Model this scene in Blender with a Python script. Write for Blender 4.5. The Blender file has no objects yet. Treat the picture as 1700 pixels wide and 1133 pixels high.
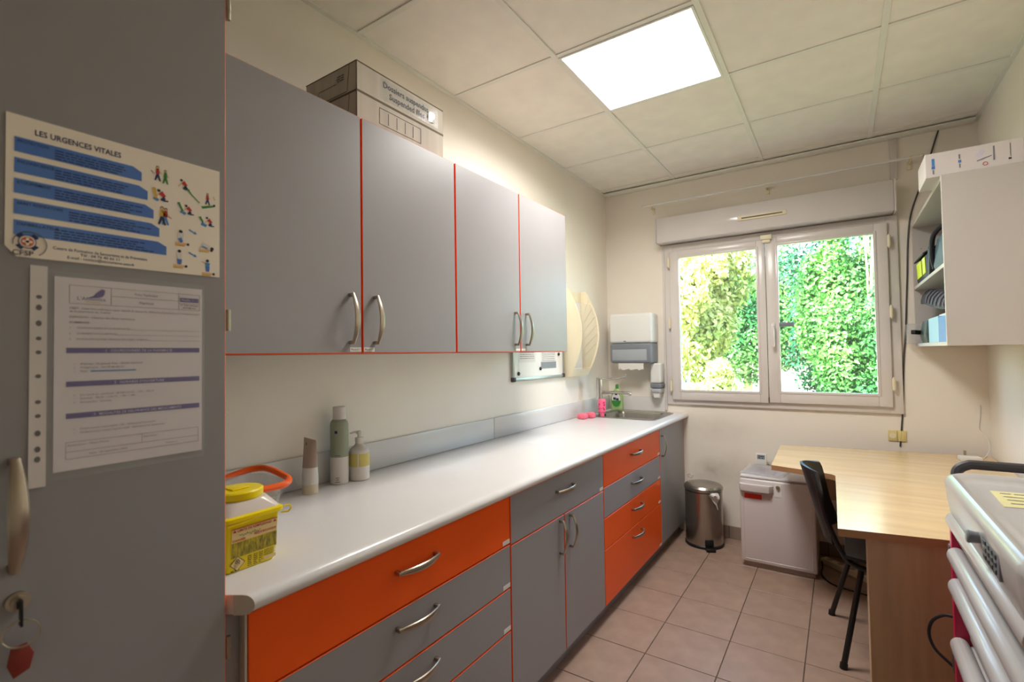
import bpy, bmesh, math, random
import numpy as np
from mathutils import Vector, Matrix

random.seed(7)
SC = bpy.context.scene
COL = SC.collection
PI = math.pi

# ------------------------------------------------------------------ camera, world, sun, exposure
YAW, PITCH, ROLL, FPX = 0.5916, 0.0262, -0.015, 810.65
CAM = Vector((1.606, 0.0, 1.3551))
fw = Vector((-math.sin(YAW) * math.cos(PITCH), math.cos(YAW) * math.cos(PITCH), math.sin(PITCH)))
rt = Vector((math.cos(YAW), math.sin(YAW), 0))
up = rt.cross(fw)
r2 = rt * math.cos(ROLL) + up * math.sin(ROLL)
u2 = -rt * math.sin(ROLL) + up * math.cos(ROLL)
cd = bpy.data.cameras.new('camera')
cam = bpy.data.objects.new('camera', cd)
COL.objects.link(cam)
mw = Matrix((r2, u2, -fw)).transposed().to_4x4()
mw.translation = CAM
cam.matrix_world = mw
cd.sensor_width = 36.0
cd.lens = FPX / 1700.0 * 36.0
cd.clip_start = 0.02
cd.clip_end = 300
cd.dof.use_dof = True
cd.dof.focus_distance = 2.3
cd.dof.aperture_fstop = 4.0
SC.camera = cam

wd = bpy.data.worlds.new('sky')
SC.world = wd
wd.use_nodes = True
nt = wd.node_tree
sky = nt.nodes.new('ShaderNodeTexSky')
sky.sky_type = 'NISHITA'
sky.sun_disc = False
sky.sun_elevation = math.radians(48)
sky.sun_rotation = math.radians(200)
nt.links.new(sky.outputs[0], nt.nodes['Background'].inputs[0])
nt.nodes['Background'].inputs[1].default_value = 0.9

sd = bpy.data.lights.new('sun', 'SUN')
sd.energy = 40.0
sd.angle = math.radians(0.6)
sd.color = (1.0, 0.95, 0.86)
sun = bpy.data.objects.new('sun', sd)
COL.objects.link(sun)
sun.rotation_euler = Vector((0.45, 0.62, -0.75)).to_track_quat('-Z', 'Y').to_euler()

PANEL_POWER = 3.0
PANEL_WATTS = 14.0
SC.view_settings.view_transform = 'Standard'
SC.view_settings.look = 'None'
SC.view_settings.gamma = 1.0
SC.view_settings.use_curve_mapping = False
SC.view_settings.exposure = 1.2

# ------------------------------------------------------------------ materials
def lin(c):
    return tuple(((v / 255.0) / 12.92 if v / 255.0 <= 0.04045 else ((v / 255.0 + 0.055) / 1.055) ** 2.4) for v in c)

MATS = {}
def mat(name, rgb, rough=0.5, metal=0.0, var=0.06, scale=6.0, bump=0.0, bscale=80.0, spec=0.5, coat=0.0,
        trans=0.0, emit=0.0, alpha=1.0, stretch=None, var2=None, ior=1.45, sss=0.0):
    """procedural principled material; rgb in 0..255 display values; var = tone variation by noise"""
    if name in MATS:
        return MATS[name]
    m = bpy.data.materials.new(name)
    m.use_nodes = True
    t = m.node_tree
    b = t.nodes['Principled BSDF']
    base = lin(rgb)
    b.inputs['Roughness'].default_value = rough
    b.inputs['Metallic'].default_value = metal
    b.inputs['Specular IOR Level'].default_value = spec
    b.inputs['Coat Weight'].default_value = coat
    b.inputs['Coat Roughness'].default_value = 0.08
    b.inputs['Transmission Weight'].default_value = trans
    b.inputs['IOR'].default_value = ior
    b.inputs['Alpha'].default_value = alpha
    tc = t.nodes.new('ShaderNodeTexCoord')
    mp = t.nodes.new('ShaderNodeMapping')
    if stretch:
        mp.inputs['Scale'].default_value = stretch
    t.links.new(tc.outputs['Object'], mp.inputs[0])
    nz = t.nodes.new('ShaderNodeTexNoise')
    nz.inputs['Scale'].default_value = scale
    nz.inputs['Detail'].default_value = 5
    t.links.new(mp.outputs[0], nz.inputs['Vector'])
    rp = t.nodes.new('ShaderNodeValToRGB')
    lo = tuple(max(0, v * (1 - var)) for v in base) + (1,)
    hi = tuple(min(1, v * (1 + var)) for v in base) + (1,)
    if var2:
        hi = lin(var2) + (1,)
        lo = base + (1,)
    rp.color_ramp.elements[0].position = 0.32
    rp.color_ramp.elements[1].position = 0.68
    rp.color_ramp.elements[0].color = lo
    rp.color_ramp.elements[1].color = hi
    t.links.new(nz.outputs['Fac'], rp.inputs[0])
    t.links.new(rp.outputs[0], b.inputs['Base Color'])
    if emit:
        b.inputs['Emission Color'].default_value = base + (1,)
        b.inputs['Emission Strength'].default_value = emit
    if bump:
        n2 = t.nodes.new('ShaderNodeTexNoise')
        n2.inputs['Scale'].default_value = bscale
        n2.inputs['Detail'].default_value = 3
        t.links.new(mp.outputs[0], n2.inputs['Vector'])
        bp = t.nodes.new('ShaderNodeBump')
        bp.inputs['Strength'].default_value = bump
        bp.inputs['Distance'].default_value = 0.002
        t.links.new(n2.outputs['Fac'], bp.inputs['Height'])
        t.links.new(bp.outputs[0], b.inputs['Normal'])
    MATS[name] = m
    return m

def clear_mat(name, tint, clear=0.93, rough=0.02):
    """thin clear sheet: transparent with a little gloss"""
    if name in MATS:
        return MATS[name]
    m = bpy.data.materials.new(name)
    m.use_nodes = True
    t = m.node_tree
    t.nodes.remove(t.nodes['Principled BSDF'])
    out = t.nodes['Material Output']
    a = t.nodes.new('ShaderNodeBsdfTransparent')
    a.inputs[0].default_value = lin(tint) + (1,)
    g = t.nodes.new('ShaderNodeBsdfPrincipled')
    g.inputs['Base Color'].default_value = lin(tint) + (1,)
    g.inputs['Roughness'].default_value = rough
    mx = t.nodes.new('ShaderNodeMixShader')
    mx.inputs[0].default_value = 1 - clear
    t.links.new(a.outputs[0], mx.inputs[1])
    t.links.new(g.outputs[0], mx.inputs[2])
    t.links.new(mx.outputs[0], out.inputs[0])
    MATS[name] = m
    return m

def leaf_mat(name, a, b, scale=0.8, tr=0.4):
    m = bpy.data.materials.new(name)
    m.use_nodes = True
    t = m.node_tree
    p = t.nodes['Principled BSDF']
    out = t.nodes['Material Output']
    g = t.nodes.new('ShaderNodeNewGeometry')
    nz = t.nodes.new('ShaderNodeTexNoise')
    nz.inputs['Scale'].default_value = scale
    nz.inputs['Detail'].default_value = 8
    t.links.new(g.outputs['Position'], nz.inputs['Vector'])
    rp = t.nodes.new('ShaderNodeValToRGB')
    rp.color_ramp.elements[0].position = 0.35
    rp.color_ramp.elements[1].position = 0.66
    rp.color_ramp.elements[0].color = lin(a) + (1,)
    rp.color_ramp.elements[1].color = lin(b) + (1,)
    t.links.new(nz.outputs['Fac'], rp.inputs[0])
    t.links.new(rp.outputs[0], p.inputs['Base Color'])
    p.inputs['Roughness'].default_value = 0.22
    tl = t.nodes.new('ShaderNodeBsdfTranslucent')
    t.links.new(rp.outputs[0], tl.inputs[0])
    mx = t.nodes.new('ShaderNodeMixShader')
    mx.inputs[0].default_value = tr
    t.links.new(p.outputs[0], mx.inputs[1])
    t.links.new(tl.outputs[0], mx.inputs[2])
    t.links.new(mx.outputs[0], out.inputs[0])
    return m

def wall_mat(name, rgb, stains=()):
    """matt paint with roller texture; stains = list of (x, z, radius, strength, rgb): scuffs on the window wall"""
    m = mat(name, rgb, rough=0.62, var=0.025, scale=1.6, bump=0.12, bscale=160)
    t = m.node_tree
    b = t.nodes['Principled BSDF']
    cur = b.inputs['Base Color'].links[0].from_socket
    g = t.nodes.new('ShaderNodeNewGeometry')
    for (sx, sz, rx, rz, st, c) in stains:
        mp = t.nodes.new('ShaderNodeMapping')
        mp.vector_type = 'POINT'
        mp.inputs['Scale'].default_value = (1 / rx, 0, 1 / rz)
        mp.inputs['Location'].default_value = (-sx / rx, 0, -sz / rz)
        t.links.new(g.outputs['Position'], mp.inputs[0])
        gr = t.nodes.new('ShaderNodeTexGradient')
        gr.gradient_type = 'SPHERICAL'
        t.links.new(mp.outputs[0], gr.inputs[0])
        nz = t.nodes.new('ShaderNodeTexNoise')
        nz.inputs['Scale'].default_value = 14
        nz.inputs['Detail'].default_value = 6
        t.links.new(g.outputs['Position'], nz.inputs['Vector'])
        mu = t.nodes.new('ShaderNodeMath'); mu.operation = 'MULTIPLY'
        t.links.new(gr.outputs[1], mu.inputs[0]); t.links.new(nz.outputs['Fac'], mu.inputs[1])
        m2 = t.nodes.new('ShaderNodeMath'); m2.operation = 'MULTIPLY'; m2.use_clamp = True
        t.links.new(mu.outputs[0], m2.inputs[0]); m2.inputs[1].default_value = st
        mx = t.nodes.new('ShaderNodeMix'); mx.data_type = 'RGBA'
        t.links.new(m2.outputs[0], mx.inputs['Factor'])
        t.links.new(cur, mx.inputs[6])
        mx.inputs[7].default_value = lin(c) + (1,)
        cur = mx.outputs[2]
    t.links.new(cur, b.inputs['Base Color'])
    return m

WALL = wall_mat('wall_paint', (241, 233, 220))
WALLW = wall_mat('window_wall_paint', (241, 232, 220), [(0.80, 0.47, 0.16, 0.12, 0.8, (140, 126, 116)), (0.86, 0.78, 0.26, 0.12, 0.5, (176, 160, 142)), (0.95, 0.5, 0.14, 0.16, 0.5, (170, 154, 140))])
CEILM = mat('ceiling_board', (240, 234, 224), rough=0.8, var=0.03, scale=9, bump=0.25, bscale=240)
TEE = mat('ceiling_grid_paint', (232, 230, 220), rough=0.45, var=0.02)
TILE = mat('floor_tile_ceramic', (158, 132, 116), rough=0.38, var=0.10, scale=11, bump=0.05, bscale=60, spec=0.4)
GROUT = mat('grout', (96, 82, 72), rough=0.9, var=0.15)
SKIRT = mat('skirting_ceramic', (150, 130, 116), rough=0.4, var=0.06)
GREY = mat('grey_laminate', (150, 147, 148), rough=0.36, var=0.02, scale=3, bump=0.04, bscale=500, spec=0.5)
ORANGE = mat('orange_laminate', (250, 92, 3), rough=0.36, var=0.03, scale=3, bump=0.04, bscale=500)
WTOP = mat('white_worktop_laminate', (220, 216, 213), rough=0.2, var=0.015, scale=4, spec=0.5)
CAPM = mat('end_cap_laminate', (190, 178, 165), rough=0.4, var=0.02)
WHITE = mat('white_plastic', (232, 230, 226), rough=0.3, var=0.015)
PVC = mat('white_window_plastic', (220, 212, 207), rough=0.22, var=0.015)
CREAM = mat('cream_plastic', (234, 222, 192), rough=0.35, var=0.03)
NICKEL = mat('brushed_nickel', (178, 168, 152), rough=0.32, metal=1.0, var=0.06, scale=60, stretch=(1, 1, 0.1))
CHROME = mat('chrome', (205, 203, 200), rough=0.12, metal=1.0, var=0.02)
STEEL = mat('brushed_steel', (176, 172, 166), rough=0.26, metal=1.0, var=0.06, scale=40, stretch=(8, 8, 0.3))
SINKM = mat('sink_steel', (168, 164, 156), rough=0.3, metal=1.0, var=0.05, scale=50, stretch=(1, 10, 1))
BLACK = mat('black_plastic', (26, 25, 26), rough=0.42, var=0.1)
BLACKM = mat('black_painted_tube', (24, 23, 24), rough=0.3, var=0.08)
DGREY = mat('dark_grey_plastic', (66, 64, 66), rough=0.4, var=0.05)
MGREY = mat('grey_plastic', (128, 132, 140), rough=0.35, var=0.04)
PAPER = mat('paper', (226, 220, 214), rough=0.7, var=0.02)
POSTER = mat('poster_paper', (246, 234, 218), rough=0.35, var=0.02, coat=0.2)
INK = mat('dark_ink', (44, 42, 52), rough=0.7, var=0.1)
GINK = mat('grey_ink', (98, 90, 94), rough=0.7, var=0.1)
NAVY = mat('navy_ink', (42, 50, 92), rough=0.5, var=0.1)
BLUEP = mat('blue_print', (66, 108, 188), rough=0.35, var=0.06, var2=(98, 140, 206), scale=3)
SKYP = mat('light_blue_print', (70, 140, 205), rough=0.4)
PURP = mat('purple_print', (92, 78, 146), rough=0.5)
LILAC = mat('pale_print', (214, 206, 222), rough=0.5)
REDP = mat('red_print', (196, 46, 40), rough=0.4)
GREENP = mat('green_print', (58, 140, 60), rough=0.4)
SKIN = mat('skin_tone_print', (226, 184, 140), rough=0.5)
YELP = mat('ochre_print', (216, 172, 64), rough=0.5)
YELLOW = mat('yellow_plastic', (242, 214, 4), rough=0.3, var=0.03)
FROST = clear_mat('frosted_lid_plastic', (238, 226, 216), clear=0.2, rough=0.25)
CLEARP = clear_mat('clear_plastic', (240, 240, 240), clear=0.72, rough=0.08)
SLEEVE = clear_mat('sleeve_film', (252, 252, 252), clear=0.93, rough=0.12)
GLASS = clear_mat('window_glass', (250, 255, 252), clear=0.96, rough=0.0)
CARD = mat('white_cardboard', (196, 186, 172), rough=0.75, var=0.08, scale=30, stretch=(1, 1, 0.06))
CARDD = mat('cardboard_edge', (112, 98, 80), rough=0.8, var=0.1)
WOOD = mat('maple_laminate', (220, 190, 144), rough=0.19, var=0.07, scale=5, stretch=(0.5, 4, 4), spec=0.5)
WOODP = mat('maple_panel_laminate', (192, 162, 128), rough=0.4, var=0.10, scale=5, stretch=(6, 6, 0.5))
WOODE = mat('maple_edge', (176, 132, 92), rough=0.4, var=0.06, scale=8)
FRIDGE = mat('fridge_enamel', (214, 206, 204), rough=0.28, var=0.01)
CRIM = mat('crimson_metal', (190, 24, 74), rough=0.3, var=0.03)
TRAY = mat('trolley_plastic', (190, 187, 186), rough=0.22, var=0.015)
PINK = mat('pink_plastic', (250, 112, 150), rough=0.35, var=0.05)
PINKD = mat('magenta_print', (214, 24, 104), rough=0.4)
SPONGE = mat('pink_sponge', (250, 120, 140), rough=0.9, var=0.12, scale=60, bump=0.8, bscale=90)
DISH = clear_mat('clear_green_soap', (206, 232, 168), clear=0.45, rough=0.1)
SAGE = mat('sage_paint', (150, 156, 134), rough=0.35, var=0.02)
TAUPE = mat('taupe_plastic', (172, 150, 136), rough=0.4, var=0.03)
OLIVE = mat('pale_olive_label', (204, 188, 106), rough=0.45, var=0.03)
OFFW = mat('off_white_plastic', (218, 211, 203), rough=0.32, var=0.02)
RUBBER = mat('red_tag', (128, 44, 34), rough=0.5, var=0.1)
STONE = mat('outdoor_ground', (214, 204, 180), rough=0.9, var=0.15, scale=2)
GRASS = mat('low_bounce_grass', (70, 84, 40), rough=0.95, var=0.3, scale=4, bump=0.8, bscale=40)  # grass kept dark so little light bounces up to the ceiling
BARK = mat('bark', (150, 128, 104), rough=0.9, var=0.3, scale=12, bump=0.6, bscale=20)
NEON = mat('neon_yellow', (222, 236, 10), rough=0.5)
BAGB = mat('black_nylon', (32, 31, 33), rough=0.6, var=0.15, bump=0.3, bscale=120)
BAGBL = mat('blue_grey_nylon', (70, 92, 110), rough=0.6, var=0.12, bump=0.3, bscale=120)
OLIVEB = mat('olive_nylon', (60, 66, 52), rough=0.6, var=0.15, bump=0.3, bscale=120)
BLUEB = mat('blue_card', (52, 128, 206), rough=0.4, var=0.03)
PALEB = mat('pale_blue_card', (160, 212, 232), rough=0.4, var=0.03)
FOAM = mat('charcoal_foam', (58, 54, 56), rough=0.7, var=0.12)
FOAMS = mat('foam_stripe', (112, 104, 106), rough=0.7, var=0.12)
LIGHTM = mat('light_diffuser', (255, 252, 247), rough=0.5, var=0.0, emit=PANEL_POWER)

# ------------------------------------------------------------------ mesh helpers
class MB:
    def __init__(s):
        s.bm = bmesh.new()
    def _add(s, t, mi=0, edge=None):
        """merge temp bmesh; edge=(axis, index): faces not facing +-axis get that slot"""
        bmesh.ops.recalc_face_normals(t, faces=t.faces[:])
        t.normal_update()
        for f in t.faces:
            f.material_index = mi
            if edge and abs(f.normal['xyz'.index(edge[0])]) < 0.98:
                f.material_index = edge[1]
        me = bpy.data.meshes.new('tmp')
        t.to_mesh(me)
        t.free()
        s.bm.from_mesh(me)
        bpy.data.meshes.remove(me)
        return s
    def box(s, x0, y0, z0, x1, y1, z1, r=0, seg=2, mi=0, edge=None, vert=None):
        t = bmesh.new()
        bmesh.ops.create_cube(t, size=1)
        for v in t.verts:
            v.co = ((x0 + x1) / 2 + v.co.x * (x1 - x0), (y0 + y1) / 2 + v.co.y * (y1 - y0), (z0 + z1) / 2 + v.co.z * (z1 - z0))
        if r:
            es = t.edges[:]
            if vert:
                i = 'xyz'.index(vert)
                es = [e for e in es if abs((e.verts[0].co - e.verts[1].co)[i]) > 1e-6]
            bmesh.ops.bevel(t, geom=es, offset=r, segments=seg, profile=0.5, affect='EDGES', clamp_overlap=True)
        return s._add(t, mi, edge)
    def obox(s, c, ax, ay, az, hx, hy, hz, r=0, seg=2, mi=0):
        """oriented box: centre, three unit axes, half sizes"""
        t = bmesh.new()
        bmesh.ops.create_cube(t, size=2)
        ax, ay, az, c = Vector(ax).normalized(), Vector(ay).normalized(), Vector(az).normalized(), Vector(c)
        if r:
            for v in t.verts:
                v.co = (v.co.x * hx, v.co.y * hy, v.co.z * hz)
            bmesh.ops.bevel(t, geom=t.edges[:], offset=r, segments=seg, profile=0.5, affect='EDGES', clamp_overlap=True)
            hx = hy = hz = 1
        for v in t.verts:
            v.co = c + ax * v.co.x * hx + ay * v.co.y * hy + az * v.co.z * hz
        return s._add(t, mi)
    def prism(s, poly, axis, a, b, r=0, mi=0, edge=None):
        t = bmesh.new()
        def P(u, v, w):
            return {'x': (w, u, v), 'y': (u, w, v), 'z': (u, v, w)}[axis]
        A = [t.verts.new(P(u, v, a)) for u, v in poly]
        B = [t.verts.new(P(u, v, b)) for u, v in poly]
        n = len(poly)
        t.faces.new(A); t.faces.new(B[::-1])
        for i in range(n):
            t.faces.new((A[i], A[(i + 1) % n], B[(i + 1) % n], B[i]))
        if r:
            bmesh.ops.bevel(t, geom=t.edges[:], offset=r, segments=2, profile=0.5, affect='EDGES', clamp_overlap=True)
        return s._add(t, mi, edge)
    def tube(s, pts, rad, n=10, closed=False, mi=0, flat=None):
        """sweep a circle (or ellipse when flat=(sx, sy)) along pts"""
        t = bmesh.new()
        pts = [Vector(p) for p in pts]
        N = len(pts)
        rads = rad if isinstance(rad, (list, tuple)) else [rad] * N
        rings = []
        prev = None
        for i, p in enumerate(pts):
            if closed:
                d = pts[(i + 1) % N] - pts[i - 1]
            else:
                d = pts[min(i + 1, N - 1)] - pts[max(i - 1, 0)]
            d.normalize()
            if prev is None:
                ref = Vector((0, 0, 1)) if abs(d.z) < 0.9 else Vector((1, 0, 0))
                e1 = d.cross(ref).normalized()
            else:
                e1 = (prev - d * prev.dot(d)).normalized()
            prev = e1
            e2 = d.cross(e1)
            rings.append([t.verts.new(p + (e1 * math.cos(2 * PI * k / n) + e2 * math.sin(2 * PI * k / n)) * rads[i]) for k in range(n)])
        M = N if closed else N - 1
        for i in range(M):
            a, b = rings[i], rings[(i + 1) % N]
            for k in range(n):
                t.faces.new((a[k], a[(k + 1) % n], b[(k + 1) % n], b[k]))
        if not closed:
            t.faces.new(rings[0][::-1]); t.faces.new(rings[-1])
        return s._add(t, mi)
    def cyl(s, p0, p1, r0, r1=None, n=20, mi=0):
        return s.tube([p0, p1], [r0, r0 if r1 is None else r1], n=n, mi=mi)
    def lathe(s, cx, cy, prof, n=28, mi=0, sx=1.0, sy=1.0, cap=True):
        t = bmesh.new()
        rings = [[t.verts.new((cx + r * sx * math.cos(2 * PI * k / n), cy + r * sy * math.sin(2 * PI * k / n), z)) for k in range(n)] for r, z in prof]
        for a, b in zip(rings, rings[1:]):
            for k in range(n):
                t.faces.new((a[k], a[(k + 1) % n], b[(k + 1) % n], b[k]))
        if cap:
            t.faces.new(rings[0][::-1]); t.faces.new(rings[-1])
        return s._add(t, mi)
    def loft(s, levels, mi=0, capb=True, capt=True, n=6):
        """rounded rectangles: (x0, y0, x1, y1, radius, z)"""
        t = bmesh.new()
        rings = []
        for x0, y0, x1, y1, r, z in levels:
            ring = []
            for cx, cy, a0 in ((x1 - r, y1 - r, 0), (x0 + r, y1 - r, PI / 2), (x0 + r, y0 + r, PI), (x1 - r, y0 + r, 1.5 * PI)):
                for k in range(n + 1):
                    a = a0 + PI / 2 * k / n
                    ring.append(t.verts.new((cx + r * math.cos(a), cy + r * math.sin(a), z)))
            rings.append(ring)
        m = len(rings[0])
        for a, b in zip(rings, rings[1:]):
            for k in range(m):
                t.faces.new((a[k], a[(k + 1) % m], b[(k + 1) % m], b[k]))
        if capb: t.faces.new(rings[0][::-1])
        if capt: t.faces.new(rings[-1])
        return s._add(t, mi)
    def grid(s, rows, mi=0, thick=0.0):
        """surface through rows of points; thick gives it a back side"""
        t = bmesh.new()
        V = [[t.verts.new(p) for p in row] for row in rows]
        F = []
        for i in range(len(V) - 1):
            for k in range(len(V[0]) - 1):
                F.append(t.faces.new((V[i][k], V[i][k + 1], V[i + 1][k + 1], V[i + 1][k])))
        if thick:
            bmesh.ops.recalc_face_normals(t, faces=t.faces[:])
            bmesh.ops.solidify(t, geom=t.faces[:], thickness=thick)
        return s._add(t, mi)
    def poly(s, pts, mi=0):
        t = bmesh.new()
        t.faces.new([t.verts.new(p) for p in pts])
        me = bpy.data.meshes.new('tmp')
        for f in t.faces: f.material_index = mi
        t.to_mesh(me); t.free(); s.bm.from_mesh(me); bpy.data.meshes.remove(me)
        return s
    def ell(s, c, rx, ry, rz, u=14, v=9, mi=0):
        t = bmesh.new()
        bmesh.ops.create_uvsphere(t, u_segments=u, v_segments=v, radius=1)
        for w in t.verts:
            w.co = (c[0] + w.co.x * rx, c[1] + w.co.y * ry, c[2] + w.co.z * rz)
        return s._add(t, mi)

def origin_of(o):
    v = Vector((0, 0, 0))
    while o:
        v += o.location
        o = o.parent
    return v

def finish(name, m, mats, parent=None, loc=None, smooth=True, local=False):
    me = bpy.data.meshes.new(name)
    m.bm.to_mesh(me)
    m.bm.free()
    for x in (mats if isinstance(mats, (list, tuple)) else [mats]):
        me.materials.append(x)
    if smooth:
        me.polygons.foreach_set('use_smooth', [True] * len(me.polygons))
        me.set_sharp_from_angle(angle=math.radians(32))
    o = bpy.data.objects.new(name, me)
    COL.objects.link(o)
    if parent:
        o.parent = parent
        if not local:
            me.transform(Matrix.Translation(-origin_of(parent)))
    elif loc:
        o.location = loc
        me.transform(Matrix.Translation(-Vector(loc)))
    return o

def props(o, label=None, cat=None, group=None, kind=None):
    if label: o['label'] = label
    if cat: o['category'] = cat
    if group: o['group'] = group
    if kind: o['kind'] = kind
    return o

def thing(name, label, cat, loc, group=None, kind=None):
    o = bpy.data.objects.new(name, None)
    COL.objects.link(o)
    o.location = loc
    o.empty_display_size = 0.05
    return props(o, label, cat, group, kind)

def solo(name, m, mats, label, cat, group=None, kind=None):
    m.bm.verts.ensure_lookup_table()
    xs = [v.co for v in m.bm.verts]
    lo = Vector((min(v.x for v in xs), min(v.y for v in xs), min(v.z for v in xs)))
    hi = Vector((max(v.x for v in xs), max(v.y for v in xs), max(v.z for v in xs)))
    o = finish(name, m, mats, None, ((lo.x + hi.x) / 2, (lo.y + hi.y) / 2, lo.z))
    return props(o, label, cat, group, kind)

def struct(name, m, mats, label, parent=None):
    if parent:
        return finish(name, m, mats, parent)
    o = solo(name, m, mats, label, None)
    o['kind'] = 'structure'
    return o

AX = {'x': (Vector((0, 1, 0)), Vector((0, 0, 1))), 'y': (Vector((1, 0, 0)), Vector((0, 0, 1))), 'z': (Vector((1, 0, 0)), Vector((0, 1, 0)))}
def text(parent, body, h, m, pos, face='x', align='CENTER', bold=0.0, width=None, name='lettering', rv=None, uv=None):
    """flat lettering; pos = left/centre of the base line in world space"""
    cu = bpy.data.curves.new('txt', 'FONT')
    cu.body = body
    cu.size = 1.0
    cu.align_x = align
    cu.offset = bold
    cu.resolution_u = 2
    ob = bpy.data.objects.new('txt', cu)
    me = bpy.data.meshes.new_from_object(ob)
    bpy.data.objects.remove(ob)
    bpy.data.curves.remove(cu)
    R, U = AX[face]
    if rv: R, U = Vector(rv).normalized(), Vector(uv).normalized()
    N = R.cross(U)
    sx = sy = h / 0.70
    if width:
        xs = [v.co.x for v in me.vertices]
        sx = width / max(1e-6, max(xs) - min(xs))
    mm = Matrix((R * sx, U * sy, N)).transposed().to_4x4()
    mm.translation = Vector(pos) - origin_of(parent)
    me.transform(mm)
    me.name = name
    me.materials.append(m)
    o = bpy.data.objects.new(name, me)
    COL.objects.link(o)
    o.parent = parent
    return o

def words(m, pos, R, U, length, h, rnd, mi=0):
    """one line of unreadable small print as word-length dashes"""
    R, U, p = Vector(R), Vector(U), Vector(pos)
    x = 0
    while x < length - h:
        w = min(length - x, h * rnd.uniform(1.2, 5))
        a = p + R * x
        m.poly([a, a + R * w, a + R * w + U * h * 0.62, a + U * h * 0.62], mi)
        x += w + h * 0.6

def handle(parent, p0, p1, out, wmax=0.017, bow=0.020, mname=None):
    """bow handle between two points on a face; out = outward unit vector"""
    p0, p1, out = Vector(p0), Vector(p1), Vector(out)
    d = (p1 - p0)
    L = d.length
    d.normalize()
    side = d.cross(out).normalized()
    m = MB()
    n = 13
    t = bmesh.new()
    rings = []
    for i in range(n):
        u = i / (n - 1)
        s_ = math.sin(PI * u)
        c = p0 + d * L * u + out * (0.016 + bow * s_)
        w = 0.005 + (wmax / 2 - 0.003) * s_ ** 0.8
        th = 0.0035 + 0.001 * s_
        ring = []
        for k in range(10):
            a = 2 * PI * k / 10
            ring.append(t.verts.new(c + side * math.cos(a) * w + out * math.sin(a) * th))
        rings.append(ring)
    for a, b in zip(rings, rings[1:]):
        for k in range(10):
            t.faces.new((a[k], a[(k + 1) % 10], b[(k + 1) % 10], b[k]))
    t.faces.new(rings[0][::-1]); t.faces.new(rings[-1])
    m._add(t)
    for p, q in ((p0, d), (p1, -d)):
        m.obox(p + q * 0.006 + out * 0.0095, side, d, out, 0.006, 0.0055, 0.0095, r=0.002)
    return finish('handle', m, NICKEL, parent)

# ------------------------------------------------------------------ room shell
XR, YB, YW, H = 2.30, -0.95, 3.8275, 2.664
struct('wall_left', MB().box(-0.2, YB - 0.2, -0.1, 0, YW + 0.25, H + 0.3), WALL, 'cream painted wall behind the grey cabinets and worktop')
struct('wall_right', MB().box(XR, YB - 0.2, -0.1, XR + 0.2, YW + 0.25, H + 0.3), WALL, 'cream painted wall on the right of the desk')
struct('wall_back', MB().box(0, YB - 0.2, -0.1, XR, YB, H + 0.3), WALL, 'cream painted wall behind the camera')
WX0, WX1, WZ0, WZ1 = 0.50, 1.905, 0.965, 2.172
m = MB()
m.box(0, YW, -0.1, WX0, YW + 0.25, H + 0.3).box(WX1, YW, -0.1, XR, YW + 0.25, H + 0.3)
m.box(WX0, YW, -0.1, WX1, YW + 0.25, WZ0).box(WX0, YW, WZ1, WX1, YW + 0.25, H + 0.3)
struct('wall_window', m, WALLW, 'cream painted wall with the white window and scuff marks')

# floor: slab in grout colour with single tiles
fl = struct('floor', MB().box(0, YB, -0.1, XR, YW, -0.004), GROUT, 'floor of square beige ceramic tiles with dark joints')
T = 0.3013
FX, FY = 0.841, 3.379
full = None
random.seed(3)
for i in range(-2, 6):
    for j in range(-2, 17):
        x0, x1 = FX + i * T + 0.002, FX + (i + 1) * T - 0.002
        y1, y0 = FY - j * T - 0.002, FY - (j + 1) * T + 0.002
        cx0, cx1, cy0, cy1 = max(x0, 0.0), min(x1, XR), max(y0, YB), min(y1, YW)
        if cx1 - cx0 < 0.01 or cy1 - cy0 < 0.01 or cx1 < 0.5:
            continue
        whole = (cx0, cx1, cy0, cy1) == (x0, x1, y0, y1)
        if whole and full:
            o = bpy.data.objects.new('floor_tile', full)
            COL.objects.link(o)
        else:
            mm = MB().box(-(cx1 - cx0) / 2, -(cy1 - cy0) / 2, -0.006, (cx1 - cx0) / 2, (cy1 - cy0) / 2, 0, r=0.0012, seg=1)
            o = finish('floor_tile', mm, TILE, None)
            if whole: full = o.data
        o.parent = fl
        o.location = Vector(((cx0 + cx1) / 2, (cy0 + cy1) / 2, random.uniform(-0.0006, 0))) - fl.location

# ceiling: slab, lay-in boards and grid bars
ce = struct('ceiling', MB().box(0, YB, H + 0.02, XR, YW, H + 0.3), CEILM, 'suspended ceiling of square white boards in a painted grid')
GX, GY = 0.5913, 1.8835
xs = [0.0] + [GX + 0.6 * k for k in range(3)] + [XR]
ys = [YB] + [GY + 0.6 * k for k in range(-4, 4)] + [YW]
for i in range(len(xs) - 1):
    for j in range(len(ys) - 1):
        if any(abs(xs[i] - lx) < 1e-6 and abs(ys[j] - ly) < 1e-6 for lx, ly in ((GX, GY),)):
            continue
        finish('ceiling_board', MB().box(xs[i] + 0.004, ys[j] + 0.004, H + 0.005, xs[i + 1] - 0.004, ys[j + 1] - 0.004, H + 0.018, r=0.002, seg=1), CEILM, ce)
for x in xs[1:-1]:
    finish('main_bar', MB().box(x - 0.012, YB, H - 0.001, x + 0.012, YW, H + 0.012, r=0.001, seg=1), TEE, ce)
for y in ys[1:-1]:
    for i in range(len(xs) - 1):
        a = xs[i] + (0.012 if i else 0); b = xs[i + 1] - (0.012 if i < 3 else 0)
        finish('cross_bar', MB().box(a, y - 0.012, H, b, y + 0.012, H + 0.012, r=0.001, seg=1), TEE, ce)
finish('wall_angle', MB().box(0, YB, H - 0.002, 0.02, YW, H + 0.01), TEE, ce)
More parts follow.
